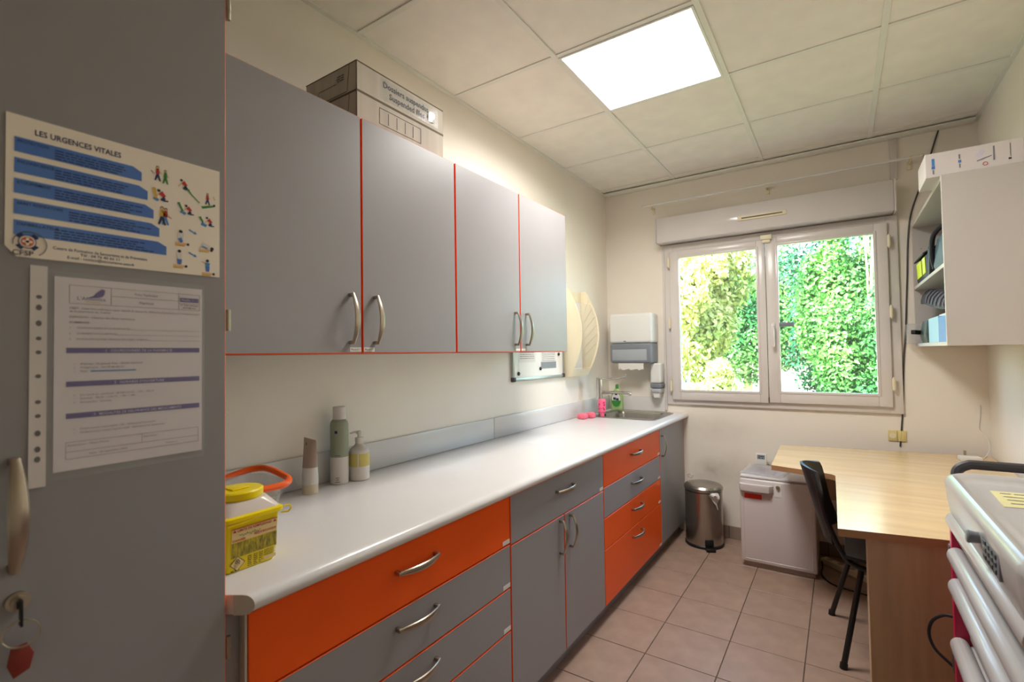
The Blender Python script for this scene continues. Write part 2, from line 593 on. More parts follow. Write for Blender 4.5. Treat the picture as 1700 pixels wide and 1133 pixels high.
finish('wall_angle', MB().box(XR - 0.02, YB, H - 0.002, XR, YW, H + 0.01), TEE, ce)
struct('trim_1', MB().box(0.02, YW - 0.085, H - 0.012, XR - 0.02, YW, H - 0.003, r=0.002), TEE, 'pale flat batten along the ceiling above the window')
struct('trim_2', MB().box(1.893, YW - 0.016, 2.40, 1.928, YW, H - 0.013, r=0.003), PVC, 'short white cable trunking from ceiling down to the roller shutter box')
struct('trim_3', MB().box(0.468, YW - 0.014, 0.90, 0.484, YW, 2.17, r=0.003), PVC, 'slim white vertical strip along the left window frame')

# ceiling lamps
def ceiling_light(label, x, y):
    lp = thing('ceiling_light', label, 'ceiling light', (x + 0.3, y + 0.3, H - 0.004))
    finish('diffuser', MB().box(x + 0.022, y + 0.022, H - 0.001, x + 0.578, y + 0.578, H + 0.004), LIGHTM, lp)
    mm = MB()
    for a in ((x + 0.012, y + 0.012, x + 0.588, y + 0.022), (x + 0.012, y + 0.578, x + 0.588, y + 0.588), (x + 0.012, y + 0.022, x + 0.022, y + 0.578), (x + 0.578, y + 0.022, x + 0.588, y + 0.578)):
        mm.box(a[0], a[1], H - 0.004, a[2], a[3], H + 0.012)
    finish('frame', mm, WHITE, lp)
    al = bpy.data.lights.new('panel_light', 'AREA')
    al.shape = 'SQUARE'
    al.size = 0.55
    al.energy = PANEL_WATTS
    al.spread = math.radians(162)
    al.color = (1.0, 0.975, 0.94)
    ao = bpy.data.objects.new('panel_light', al)
    COL.objects.link(ao)
    ao.parent = lp
    ao.location = (0, 0, -0.001)
LAMPS = [(GX, GY)]
ceiling_light('bright square recessed light panel in the ceiling in front of the window', *LAMPS[0])

# skirting tiles on the window wall
sk = struct('baseboard_window', MB().box(0.605, YW - 0.006, 0.0, XR, YW, 0.088), GROUT, 'row of brown skirting tiles below the window')
x = 0.605
while x < XR - 0.02:
    x1 = min(x + 0.297, XR)
    finish('skirting_tile', MB().box(x, YW - 0.011, 0.001, x1, YW - 0.005, 0.09, r=0.002, seg=1), SKIRT, sk)
    x = x1 + 0.004

# window
wn = thing('window_1', 'white two-sash window looking out onto sunlit trees', None, (1.2, YW, 0.955), kind='structure')
def ring(mb, x0, z0, x1, z1, ix0, iz0, ix1, iz1, ya, yb, r=0.004):
    mb.box(x0, ya, z0, ix0, yb, z1, r=r).box(ix1, ya, z0, x1, yb, z1, r=r)
    mb.box(ix0 - 0.002, ya, z0, ix1 + 0.002, yb, iz0, r=r).box(ix0 - 0.002, ya, iz1, ix1 + 0.002, yb, z1, r=r)
    return mb
finish('frame', ring(MB(), 0.486, 0.95, 1.918, 2.178, 0.545, 1.005, 1.855, 2.12, YW - 0.02, YW + 0.05), PVC, wn)
def sash(x0, z0, x1, z1, gx0, gz0, gx1, gz1):
    s_ = finish('sash', ring(MB(), x0, z0, x1, z1, gx0, gz0, gx1, gz1, YW - 0.043, YW + 0.02, r=0.006), PVC, wn)
    b = 0.012
    finish('glazing_bead', ring(MB(), gx0 - b, gz0 - b, gx1 + b, gz1 + b, gx0 + 0.004, gz0 + 0.004, gx1 - 0.004, gz1 - 0.004, YW - 0.047, YW - 0.01, r=0.002), PVC, s_)
    finish('pane', MB().box(gx0, YW - 0.008, gz0, gx1, YW - 0.004, gz1), GLASS, s_)
    return s_
sl = sash(0.532, 0.988, 1.188, 2.122, 0.597, 1.062, 1.133, 2.068)
sr = sash(1.191, 0.992, 1.866, 2.135, 1.262, 1.068, 1.797, 2.076)
for xx, zz in ((0.527, 2.035), (0.527, 1.57), (0.527, 1.09), (1.872, 2.015), (1.872, 1.578), (1.872, 1.135)):
    finish('hinge', MB().cyl((xx, YW - 0.05, zz - 0.035), (xx, YW - 0.05, zz + 0.035), 0.009, n=10).cyl((xx, YW - 0.05, zz - 0.042), (xx, YW - 0.05, zz + 0.042), 0.005, n=8), CREAM, wn)
hd = finish('handle', MB().box(1.214, YW - 0.056, 1.43, 1.24, YW - 0.043, 1.54, r=0.005).cyl((1.227, YW - 0.056, 1.515), (1.227, YW - 0.085, 1.515), 0.011, n=12)
            .box(1.216, YW - 0.098, 1.375, 1.238, YW - 0.08, 1.527, r=0.007), PVC, sr)
finish('latch_bar', MB().box(1.262, YW - 0.03, 1.512, 1.352, YW - 0.012, 1.542, r=0.003), MGREY, sr)
finish('top_catch', MB().box(1.165, YW - 0.07, 2.118, 1.235, YW - 0.043, 2.15, r=0.005).box(1.175, YW - 0.062, 2.098, 1.225, YW - 0.043, 2.118, r=0.004), CREAM, wn)
finish('drain_slot', MB().box(1.187, YW - 0.046, 0.992, 1.192, YW - 0.042, 1.03), BLACK, wn)
m = MB().box(0.50, YW + 0.05, 0.94, 1.905, YW + 0.30, 0.965, r=0.003)
struct('trim_4', m, PVC, 'outer white window ledge outside the panes')

# roller shutter box, curtain rod
sb = thing('shutter_box', 'long white roller shutter box mounted above the window', 'shutter box', (1.18, YW - 0.06, 2.185))
finish('casing', MB().box(0.462, YW - 0.128, 2.182, 1.898, YW, 2.37, r=0.006), mat('glossy_white_casing', (216, 209, 206), rough=0.1, var=0.01), sb)
for a, b in ((0.457, 0.4615), (1.8985, 1.909)):
    finish('end_cap', MB().box(a, YW - 0.131, 2.179, b, YW, 2.373, r=0.002), PVC, sb)
vn = finish('air_vent', MB().box(1.035, YW - 0.136, 2.256, 1.335, YW - 0.128, 2.287, r=0.003), CREAM, sb)
finish('vent_slot', MB().box(1.06, YW - 0.1375, 2.268, 1.31, YW - 0.134, 2.276), CARDD, vn)
cr = thing('curtain_rod', 'thin white curtain rod on small brackets above the shutter box', 'curtain rod', (1.2, YW - 0.04, 2.45))
finish('rod', MB().cyl((0.35, YW - 0.08, 2.497), (2.037, YW - 0.08, 2.497), 0.0075, n=10), WHITE, cr)
for xx in (0.409, 1.213, 1.987):
    finish('bracket', MB().box(xx - 0.012, YW - 0.006, 2.445, xx + 0.012, YW, 2.495, r=0.002).box(xx - 0.006, YW - 0.075, 2.475, xx + 0.006, YW - 0.004, 2.489, r=0.002)
           .cyl((xx - 0.006, YW - 0.08, 2.497), (xx + 0.006, YW - 0.08, 2.497), 0.01, n=10), CREAM, cr)
for xx in (0.345, 2.042):
    finish('finial', MB().ell((xx, YW - 0.08, 2.497), 0.010, 0.009, 0.009), CREAM, cr)

# ------------------------------------------------------------------ outdoors
gr = solo('lawn', MB().box(-30, YW + 0.26, -0.6, 34, 15.5, -0.4), GRASS, 'dark lawn outside under the nearest trees, added to cut bounce light', None)  # added dark strip near the window, weakens light bounced into the room
gr['kind'] = 'structure'
gr = solo('ground', MB().box(-30, 15.5, -0.6, 34, 60, -0.4), STONE, 'pale ground outside beyond the lawn', None)  # paler ground starting where the lawn ends
gr['kind'] = 'structure'
LF = [leaf_mat('leaf_green', (30, 88, 44), (92, 146, 62), tr=0.25), leaf_mat('leaf_lime', (120, 148, 60), (214, 212, 140)), leaf_mat('leaf_deep', (20, 70, 46), (54, 116, 70), tr=0.2)]
def leaves(n, blobs, size, seed, droop=0.0):
    rng = np.random.default_rng(seed)
    w = np.array([b[3] * b[4] * b[5] for b in blobs]); w = w / w.sum()
    idx = rng.choice(len(blobs), n, p=w)
    B = np.array(blobs)[idx]
    d = rng.normal(size=(n, 3)); d /= np.linalg.norm(d, axis=1)[:, None]
    rad = rng.uniform(0.45, 1.0, n) ** 0.5
    c = B[:, :3] + d * B[:, 3:6] * rad[:, None]
    nrm = d + rng.normal(size=(n, 3)) * 0.7; nrm /= np.linalg.norm(nrm, axis=1)[:, None]
    a = rng.normal(size=(n, 3)); a[:, 2] -= droop
    a -= nrm * (a * nrm).sum(1)[:, None]; a /= np.linalg.norm(a, axis=1)[:, None]
    b = np.cross(nrm, a)
    L = size * rng.uniform(0.6, 1.3, n)[:, None]
    fold = nrm * L * 0.12
    V = np.stack([c, c + a * L * 0.45 + b * L * 0.27 + fold, c + a * L, c + a * L * 0.45 - b * L * 0.27 + fold], 1).reshape(-1, 3)
    q = np.arange(n)[:, None] * 4
    Tt = np.concatenate([q + [0, 1, 2], q + [0, 2, 3]], 1).reshape(-1, 3)
    return V, Tt
def leaf_object(name, V, Tt, material, parent):
    me = bpy.data.meshes.new(name)
    V = V - np.array(origin_of(parent))
    me.vertices.add(len(V)); me.vertices.foreach_set('co', V.astype(np.float32).ravel())
    me.loops.add(Tt.size); me.loops.foreach_set('vertex_index', Tt.astype(np.int32).ravel())
    me.polygons.add(len(Tt)); me.polygons.foreach_set('loop_start', np.arange(0, Tt.size, 3, dtype=np.int32))
    me.update(); me.validate()
    me.materials.append(material)
    o = bpy.data.objects.new(name, me)
    COL.objects.link(o)
    o.parent = parent
    o['kind'] = 'stuff'
    return o
def tree(name, label, x, y, blobs, n, size, lm, seed, th, tr=0.06, droop=0.0, group=None, branches=4):
    t = thing(name, label, 'tree' if 'tree' in name else 'shrub', (x, y, -0.4), group)
    rnd = random.Random(seed)
    mm = MB().tube([(x, y, -0.45), (x + rnd.uniform(-.05, .05), y, th * 0.4), (x + rnd.uniform(-.12, .12), y, th)], [tr, tr * 0.8, tr * 0.4], n=8)
    finish('trunk', mm, BARK, t)
    bs = [b for b in blobs]
    mb = MB()
    for k in range(min(branches, len(bs))):
        b = bs[k]
        z0 = th * rnd.uniform(0.3, 0.8)
        mb.tube([(x, y, z0), ((x + b[0]) / 2, (y + b[1]) / 2, (z0 + b[2]) / 2 + 0.15), (b[0], b[1], b[2])], [tr * 0.5, tr * 0.35, tr * 0.12], n=6)
    finish('branches', mb, BARK, t)
    V, Tt = leaves(int(n * 1.7), blobs, size * 0.74, seed, droop)
    leaf_object('foliage', V, Tt, lm, t)
    return t
def cluster(cx, cy, cz, rx, ry, rz, n, seed, s=0.45):
    rnd = random.Random(seed)
    out = []
    for k in range(n):
        a, e = rnd.uniform(0, 2 * PI), rnd.uniform(-1, 1)
        q = math.sqrt(1 - e * e) * rnd.uniform(0.3, 1)
        out.append((cx + rx * q * math.cos(a), cy + ry * q * math.sin(a), cz + rz * e * rnd.uniform(0.3, 1), rx * s * rnd.uniform(.7, 1.2), ry * s * rnd.uniform(.7, 1.2), rz * s * rnd.uniform(.6, 1.1)))
    return out
tree('lime_tree', 'yellow-green tree with drooping leaves behind the left pane', -0.62, 10.0, cluster(-0.62, 10.0, 2.7, 0.8, 0.6, 1.6, 24, 11), 14000, 0.17, LF[1], 21, 3.4, 0.07, droop=1.2)
tree('lime_shrub', 'low pale yellow-green shrub at the foot of the left trees', 0.05, 7.6, cluster(0.05, 7.6, 0.55, 0.55, 0.5, 0.65, 10, 12), 5000, 0.10, LF[1], 22, 0.6, 0.03)
tree('laurel_shrub', 'dense green laurel shrub filling the lower right pane', 2.0, 7.6, cluster(2.0, 7.6, 0.9, 0.72, 0.5, 1.15, 14, 13), 11000, 0.10, LF[0], 23, 1.6, 0.04)
tree('maple_tree', 'green broad-leaved tree standing behind the right pane', 1.7, 10.2, cluster(1.7, 10.2, 2.1, 0.7, 0.55, 1.6, 20, 14), 12000, 0.13, LF[0], 24, 2.8, 0.06)
tree('thin_tree', 'slim pale trunked tree near the right window edge', 1.98, 8.85, cluster(1.98, 8.85, 3.9, 0.22, 0.16, 0.35, 5, 15), 700, 0.12, LF[0], 25, 3.8, 0.028)
tree('ivy_tree', 'dark green tree in the gap left of the maple', -2.3, 13.0, cluster(-2.3, 13.0, 1.8, 1.25, 0.7, 1.9, 18, 17), 12000, 0.15, LF[2], 27, 3.4, 0.1)
tree('hazel_tree', 'bushy dark green tree far behind the right pane', 1.7, 13.0, cluster(1.7, 13.0, 1.9, 1.5, 0.7, 1.8, 26, 18), 15000, 0.15, LF[2], 28, 2.8, 0.1)
tree('holly_tree', 'dense dark tree outside beyond the right window edge', 6.2, 12.5, cluster(6.2, 12.5, 1.8, 1.3, 0.8, 2.0, 12, 16), 8000, 0.17, LF[2], 26, 3.4, 0.09)
tree('birch_tree', 'tall airy tree far left beyond the window', -6.0, 12.5, cluster(-6.0, 12.5, 2.6, 1.3, 0.9, 2.4, 12, 19), 8000, 0.19, LF[0], 29, 4.6, 0.1)
tree('oak_tree', 'broad green tree farthest away behind both panes', -0.9, 17.5, cluster(-0.9, 17.5, 2.5, 2.5, 1.1, 2.1, 32, 31), 18000, 0.19, LF[0], 32, 3.6, 0.14)
tree('beech_tree', 'tall tree far away to the right outside', 6.8, 17.5, cluster(6.8, 17.5, 2.4, 2.0, 1.1, 2.4, 14, 20), 9000, 0.2, LF[0], 30, 4.6, 0.13)
tree('hawthorn_shrub', 'green shrub outside left of the window view', -2.8, 7.6, cluster(-2.8, 7.6, 0.7, 0.9, 0.5, 0.8, 9, 33), 5000, 0.11, LF[0], 34, 1.2, 0.04)
tree('elder_shrub', 'green shrub outside right of the window view', 5.0, 7.6, cluster(5.0, 7.6, 0.8, 0.9, 0.5, 0.9, 9, 35), 5000, 0.11, LF[0], 36, 1.3, 0.04)

# ------------------------------------------------------------------ cabinets
def carcass(x1, y0, y1, z0, z1, name='body', parent=None, top=True, t=0.018):
    """open-front box, grey outside, front edges banded in orange"""
    mb = MB()
    def bd(a, b, c, d, e, f):
        mb.box(a, b, c, d, e, f)
    bd(0.002, y0, z0, x1, y0 + t, z1)
    bd(0.002, y1 - t, z0, x1, y1, z1)
    bd(0.002, y0 + t, z0, x1, y1 - t, z0 + t)
    bd(0.002, y0 + t, z0 + t, 0.012, y1 - t, z1 - t)
    if top:
        bd(0.002, y0 + t, z1 - t, x1, y1 - t, z1)
    else:
        bd(x1 - 0.06, y0 + t, z1 - t, x1, y1 - t, z1)
        bd(0.012, y0 + t, z1 - t, 0.07, y1 - t, z1)
    o = finish(name, mb, [GREY, ORANGE], parent, smooth=False)
    for p in o.data.polygons:
        if p.normal.x > 0.9 and abs(o.data.vertices[p.vertices[0]].co.x + origin_of(parent).x - x1) < 1e-4:
            p.material_index = 1
    return o

def front(name, parent, x0, y0, z0, x1, y1, z1, face):
    """door or drawer front; orange edge banding shows as a thin chamfered line"""
    return finish(name, MB().box(x0, y0, z0, x1, y1, z1, r=0.0016, seg=1, edge=('x', 1)), [face, ORANGE], parent, smooth=False)

def sticker(parent, x, y0, z0, w=0.038, h=0.013, body=None, seed=0):
    s_ = finish('label_sticker', MB().box(x, y0, z0, x + 0.0006, y0 + w, z0 + h), PAPER, parent)
    return s_

# tall cupboard
tc = thing('tall_cupboard', 'tall dark-looking grey cupboard with poster and document on its door', 'cupboard', (0.3, 0.13, 0))
carcass(0.578, -0.215, 0.4835, 0.08, 2.35, parent=tc)
finish('plinth', MB().box(0.5, -0.21, 0, 0.52, 0.48, 0.08), GREY, tc)
TD = front('door', tc, 0.581, 0.136, 0.085, 0.600, 0.4845, 2.345, GREY)
front('door', tc, 0.581, -0.214, 0.085, 0.600, 0.132, 2.345, GREY)
handle(TD, (0.600, 0.187, 1.050), (0.600, 0.187, 1.215), (1, 0, 0), wmax=0.020, bow=0.022)
for zz in (2.06, 1.43, 0.79, 0.25):
    finish('hinge', MB().cyl((0.597, 0.4905, zz - 0.021), (0.597, 0.4905, zz + 0.021), 0.0046, n=10).cyl((0.597, 0.4905, zz - 0.002), (0.597, 0.4905, zz + 0.002), 0.0051, n=10)
           .box(0.55, 0.484, zz - 0.025, 0.598, 0.4865, zz + 0.025), NICKEL, tc)
lk = finish('lock', MB().cyl((0.600, 0.193, 1.006), (0.607, 0.193, 1.006), 0.0135, n=20).cyl((0.607, 0.193, 1.006), (0.611, 0.193, 1.006), 0.009, n=16), NICKEL, TD)

# key hanging in the lock
ky = thing('key_ring', 'key with wire ring and red tag hanging from the cupboard lock', 'key', (0.62, 0.193, 0.945))
finish('key', MB().box(0.6112, 0.1905, 0.999, 0.618, 0.1955, 1.008).box(0.617, 0.1915, 0.976, 0.629, 0.1945, 1.014, r=0.001), BLACK, ky)
finish('ring', MB().tube([(0.625 + 0.005 * math.cos(a), 0.193 + 0.019 * math.cos(a), 0.966 + 0.019 * math.sin(a)) for a in [2 * PI * k / 28 for k in range(28)]], 0.0012, n=6, closed=True), NICKEL, ky)
finish('tag', MB().prism([(0.183, 0.948), (0.200, 0.950), (0.2075, 0.932), (0.203, 0.912), (0.186, 0.905), (0.179, 0.925)], 'x', 0.620, 0.6235, r=0.001), RUBBER, ky)

# wall cupboards
def wall_cupboard(label, y0, ym, y1, tags):
    t = thing('wall_cupboard', label, 'cupboard', (0.17, (y0 + y1) / 2, 1.362), 'grey wall cupboards over the worktop')
    carcass(0.321, y0 + 0.001, y1 - 0.001, 1.362, 2.128, parent=t)
    for a, b, hy, tg in ((y0 + 0.003, ym - 0.003, ym - 0.047, tags[0]), (ym + 0.003, y1 - 0.003, ym + 0.050, tags[1])):
        d = front('door', t, 0.323, a, 1.365, 0.341, b, 2.126, GREY)
        handle(d, (0.341, hy, 1.392), (0.341, hy, 1.552), (1, 0, 0), wmax=0.017, bow=0.022)
        if tg:
            yy = b - 0.045 if hy < ym else a + 0.002
            s_ = sticker(d, 0.341, yy, 1.369, 0.043, 0.014)
            text(s_, tg, 0.0065, INK, (0.3418, yy + 0.0215, 1.373), width=0.034, name='lettering')
        else:
            sticker(d, 0.341, (b - 0.04) if hy < ym else a + 0.002, 1.369, 0.036, 0.010)
    return t
wall_cupboard('grey two-door wall cupboard next to the tall cupboard, file boxes on top', 0.556, 1.027, 1.4877, ('Placard 1', 'Placard 2'))
wall_cupboard('grey two-door wall cupboard nearer the window, above the whiteboard', 1.4897, 1.958, 2.4395, (None, None))

# base units
ZB, ZT = 0.085, 0.839
def base_unit(label, y0, y1, top=True):
    t = thing('base_unit', label, 'cabinet', (0.29, (y0 + y1) / 2, 0), 'base units under the white worktop')
    carcass(0.579, y0 + 0.001, y1 - 0.001, 0.08, 0.848, parent=t, top=False)
    finish('plinth', MB().box(0.535, y0 + 0.001, 0.0, 0.552, y1 - 0.001, 0.0795), GREY, t)
    return t
def drawer(t, y0, y1, z0, z1, face, hl=0.16, dz=0.5, tag=True):
    d = front('drawer', t, 0.581, y0 + 0.003, z0, 0.600, y1 - 0.003, z1, face)
    yc = (y0 + y1) / 2
    zc = z0 + (z1 - z0) * dz
    handle(d, (0.600, yc - hl / 2, zc), (0.600, yc + hl / 2, zc), (1, 0, 0), wmax=0.016, bow=0.020)
    if tag:
        sticker(d, 0.600, y1 - 0.048, z0 + 0.004, 0.042, 0.015)
    return d
u1 = base_unit('wide base unit with orange top drawer and grey drawers beside the tall cupboard', 0.527, 1.468)
for z0, z1, f, dz in ((0.672, ZT, ORANGE, .6), (0.517, 0.668, GREY, .7), (0.366, 0.513, GREY, .7), (ZB, 0.362, GREY, .8)):
    drawer(u1, 0.526, 1.468, z0, z1, f, dz=dz)
u2 = base_unit('grey base unit with one drawer above a pair of doors', 1.468, 2.302)
d = drawer(u2, 1.468, 2.302, 0.664, ZT, GREY, dz=.62, tag=True)
for a, b, hy in ((1.471, 1.878, 1.838), (1.884, 2.299, 1.930)):
    dd = front('door', u2, 0.581, a, ZB, 0.600, b, 0.660, GREY)
    handle(dd, (0.600, hy, 0.505), (0.600, hy, 0.650), (1, 0, 0), wmax=0.016, bow=0.020)
u3 = base_unit('base unit with three orange drawers and one grey drawer', 2.302, 3.224)
for z0, z1, f, dz in ((0.674, ZT, ORANGE, .6), (0.520, 0.670, GREY, .6), (0.362, 0.516, ORANGE, .65), (ZB, 0.358, ORANGE, .82)):
    drawer(u3, 2.302, 3.224, z0, z1, f, dz=dz)
u4 = base_unit('grey single-door sink unit in the window corner', 3.224, 3.822)
dd = front('door', u4, 0.581, 3.227, ZB, 0.600, 3.819, ZT, GREY)
handle(dd, (0.600, 3.262, 0.655), (0.600, 3.262, 0.800), (1, 0, 0), wmax=0.016, bow=0.020)

# worktop, rounded front edge
def wt_profile(x0=0.002, x1=0.636, z0=0.850, z1=0.888):
    r = (z1 - z0) / 2
    p = [(x0, z0), (x1 - r, z0)]
    p += [(x1 - r + r * math.sin(a), (z0 + z1) / 2 - r * math.cos(a)) for a in [PI * k / 10 for k in range(1, 10)]]
    p += [(x1 - r, z1), (x0, z1)]
    return p
YS0, YS1, XS0, XS1 = 3.315, 3.70, 0.125, 0.515
w1 = thing('worktop', 'long white worktop section with rounded front edge beside the tall cupboard', 'worktop', (0.32, 1.35, 0.85))
def y_end(x):
    return max(0.4872, 0.5225 - (0.636 - x) * 0.671)
def slab_cut(y1):
    """worktop length whose near end is cut off obliquely where it meets the tall cupboard door"""
    t = bmesh.new()
    P = []
    for x, z in wt_profile():
        if x > 0.6 or x < 0.1:
            P.append((x, z))
    P.insert(1, (0.5834, 0.850)); P.insert(len(P) - 1, (0.5834, 0.888))
    A = [t.verts.new((x, y_end(x), z)) for x, z in P]
    B = [t.verts.new((x, y1, z)) for x, z in P]
    n = len(P)
    t.faces.new(B[::-1])
    for i in range(n):
        t.faces.new((A[i], A[(i + 1) % n], B[(i + 1) % n], B[i]))
    t.faces.new([A[0], A[1], A[-2], A[-1]])
    t.faces.new(A[1:-1])
    mb = MB()
    mb._add(t)
    return mb
finish('slab', slab_cut(2.1595), WTOP, w1)
def cap_mesh():
    t = bmesh.new()
    P = [(x, z) for x, z in wt_profile(x1=0.637, z0=0.8492, z1=0.8888) if x > 0.6]
    P = [(0.6015, 0.8492)] + P + [(0.6015, 0.8888)]
    nv = Vector((0.557, -0.83, 0))
    A = [t.verts.new(Vector((x, 0.5225 - (0.636 - x) * 0.671, z)) + nv * 0.0004) for x, z in P]
    B = [t.verts.new(v.co + nv * 0.0022) for v in A]
    n = len(P)
    t.faces.new(A); t.faces.new(B[::-1])
    for i in range(n):
        t.faces.new((A[i], A[(i + 1) % n], B[(i + 1) % n], B[i]))
    mb = MB()
    mb._add(t)
    return mb
finish('end_cap', cap_mesh(), CAPM, w1)
finish('filler_panel', MB().box(0.556, 0.4875, 0.08, 0.578, 0.526, 0.8495), GREY, u1)
finish('edge_strip', MB().box(0.5785, 0.5215, 0.085, 0.5995, 0.5265, 0.8475, r=0.001, seg=1), CAPM, u1)
w2 = thing('worktop', 'white worktop section holding the sink by the window', 'worktop', (0.32, 3.0, 0.85))
mb = MB().prism(wt_profile(), 'y', 2.1605, YS0).prism(wt_profile(), 'y', YS1, YW - 0.002).prism(wt_profile(x0=XS1), 'y', YS0, YS1).box(0.002, YS0, 0.85, XS0, YS1, 0.888)
finish('slab', mb, WTOP, w2)
solo('splashback', MB().box(0.0, 0.53, 0.889, 0.012, 2.183, 1.002, r=0.003), WTOP, 'low white splashback strip behind the bottles on the worktop', 'splashback')
solo('splashback', MB().box(0.0, 2.186, 0.889, 0.012, YW - 0.014, 1.002, r=0.003), WTOP, 'low white splashback strip on the left wall next to the sink', 'splashback')
solo('splashback', MB().box(0.013, YW - 0.012, 0.889, 0.467, YW, 1.002, r=0.003), WTOP, 'low white splashback strip on the window wall behind the sink', 'splashback')

# sink and tap
sk_ = thing('sink', 'square stainless steel sink set into the worktop corner', 'sink', (0.32, 3.5, 0.888))
mb = MB().loft([(0.08, 3.27, 0.555, 3.745, 0.03, 0.8885), (0.08, 3.27, 0.555, 3.745, 0.03, 0.8935), (0.135, 3.325, 0.505, 3.69, 0.04, 0.8925), (0.145, 3.335, 0.495, 3.68, 0.05, 0.875), (0.155, 3.345, 0.485, 3.67, 0.05, 0.745)], capb=False)
finish('bowl', mb, SINKM, sk_)
finish('drain', MB().lathe(0.32, 3.51, [(0.001, 0.7465), (0.035, 0.7465), (0.04, 0.7455)]), CHROME, sk_)
tp = thing('tap', 'chrome mixer tap with long lever and straight spout', 'tap', (0.115, 3.37, 0.893))
finish('column', MB().lathe(0.115, 3.37, [(0.030, 0.8935), (0.030, 0.899), (0.024, 0.902), (0.023, 1.15), (0.019, 1.155)], n=24), CHROME, tp)
finish('spout', MB().tube([(0.12, 3.372, 1.062), (0.24, 3.40, 1.06), (0.32, 3.42, 1.057), (0.338, 3.424, 1.05)], [0.011, 0.010, 0.010, 0.012], n=12).cyl((0.33, 3.422, 1.057), (0.33, 3.422, 1.038), 0.011, n=12), CHROME, tp)
finish('lever', MB().tube([(0.11, 3.37, 1.160), (0.20, 3.385, 1.163), (0.26, 3.40, 1.166), (0.295, 3.41, 1.18), (0.31, 3.413, 1.188)], [0.008, 0.006, 0.006, 0.007, 0.005], n=10).cyl((0.115, 3.37, 1.153), (0.115, 3.37, 1.168), 0.021, n=20), CHROME, tp)
finish('plug_knob', MB().lathe(0.17, 3.33, [(0.012, 0.894), (0.012, 0.903), (0.006, 0.909)], n=14), BLACK, tp)

# ------------------------------------------------------------------ things by the sink
pb = thing('soap_bottle', 'pink upside-down bottle with magenta print beside the tap', 'bottle', (0.165, 3.30, 0.8935))
px, py = 0.165, 3.30
finish('body', MB().lathe(px, py, [(0.020, 0.921), (0.027, 0.928), (0.0285, 0.99), (0.027, 1.012), (0.022, 1.018)], sx=1.0, sy=0.75), PINK, pb)
finish('cap', MB().lathe(px, py, [(0.015, 0.8936), (0.016, 0.896), (0.0175, 0.921)], n=18), PINK, pb)
mb = MB()
rnd = random.Random(4)
for k in range(10):
    a = -PI / 2 + rnd.uniform(-1.1, 1.1)
    z = rnd.uniform(0.94, 1.005)
    R = 0.0292
    mb.obox((px + R * math.cos(a), py + 0.75 * R * math.sin(a), z), (-math.sin(a), math.cos(a), 0), (0, 0, 1), (math.cos(a), math.sin(a), 0), rnd.uniform(.003, .006), rnd.uniform(.003, .007), 0.0006)
finish('print', mb, PINKD, pb)
sp = solo('sponge', MB().box(0.05, 3.115, 0.8885, 0.115, 3.185, 0.925, r=0.012), SPONGE, 'pink sponge on the worktop, the larger front one', 'sponge')
solo('sponge', MB().box(0.085, 3.195, 0.8885, 0.145, 3.245, 0.93, r=0.014), SPONGE, 'pink sponge between the larger sponge and the tap', 'sponge')
gb = thing('soap_bottle', 'clear green washing-up liquid bottle behind the tap', 'bottle', (0.09, 3.775, 0.889))
finish('body', MB().loft([(0.042, 3.758, 0.138, 3.796, 0.016, 0.8888), (0.040, 3.756, 0.140, 3.798, 0.018, 0.90), (0.042, 3.758, 0.138, 3.796, 0.018, 1.02), (0.075, 3.766, 0.105, 3.788, 0.01, 1.06)]), DISH, gb)
finish('cap', MB().lathe(0.09, 3.777, [(0.013, 1.0605), (0.013, 1.085), (0.007, 1.095)], n=14), GREENP, gb)
lb = finish('label', MB().prism([(0.09 + 0.036 * math.cos(a), 0.975 + 0.05 * math.sin(a)) for a in [2 * PI * k / 24 for k in range(24)]], 'y', 3.753, 3.7555), PAPER, gb)
finish('label_band', MB().prism([(0.09 + 0.037 * math.cos(a), 0.965 + 0.050 * math.sin(a)) for a in [PI + PI * k / 14 for k in range(15)]], 'y', 3.7522, 3.7529), GREENP, lb)
finish('emblem', MB().box(0.08, 3.7522, 1.008, 0.10, 3.7529, 1.024).box(0.066, 3.7522, 0.970, 0.088, 3.7529, 0.99).box(0.09, 3.7522, 0.966, 0.112, 3.7529, 0.984), NAVY, lb)

# hand towel dispenser
pt = thing('towel_dispenser', 'white and grey paper towel dispenser on the corner of the window wall', 'dispenser', (0.25, YW - 0.1, 1.28))
finish('cover', MB().box(0.085, YW - 0.185, 1.425, 0.425, YW, 1.655, r=0.022, seg=4), WHITE, pt)
finish('tray', MB().box(0.09, YW - 0.18, 1.268, 0.42, YW, 1.4245, r=0.018, seg=3), MGREY, pt)
finish('window', MB().box(0.11, YW - 0.1825, 1.29, 0.385, YW - 0.179, 1.375, r=0.004), mat('smoke_grey', (168, 172, 178), rough=0.2), pt)
finish('logo', MB().box(0.205, YW - 0.1857, 1.435, 0.225, YW - 0.1848, 1.443), MGREY, pt)
mb = MB()
pts = [(0.155, 1.2675)]
n = 12
for k in range(n + 1):
    pts.append((0.155 + 0.20 * k / n, 1.216 + (0.007 if k % 2 else 0.0) + 0.006 * math.sin(k * 1.7)))
pts.append((0.355, 1.2675))
mb.prism(pts, 'y', YW - 0.172, YW - 0.1708)
finish('paper_towel', mb, PAPER, pt)
sd_ = thing('soap_dispenser', 'slim white and grey soap dispenser beside the window frame', 'dispenser', (0.43, YW - 0.05, 1.0))
finish('cover', MB().box(0.382, YW - 0.105, 1.112, 0.464, YW, 1.267, r=0.014, seg=3), WHITE, sd_)
finish('band', MB().box(0.381, YW - 0.106, 1.075, 0.465, YW, 1.1115, r=0.008), MGREY, sd_)
finish('base', MB().box(0.384, YW - 0.10, 1.035, 0.462, YW, 1.0745, r=0.014, seg=3), mat('pale_grey_plastic', (186, 188, 192), rough=0.3), sd_)
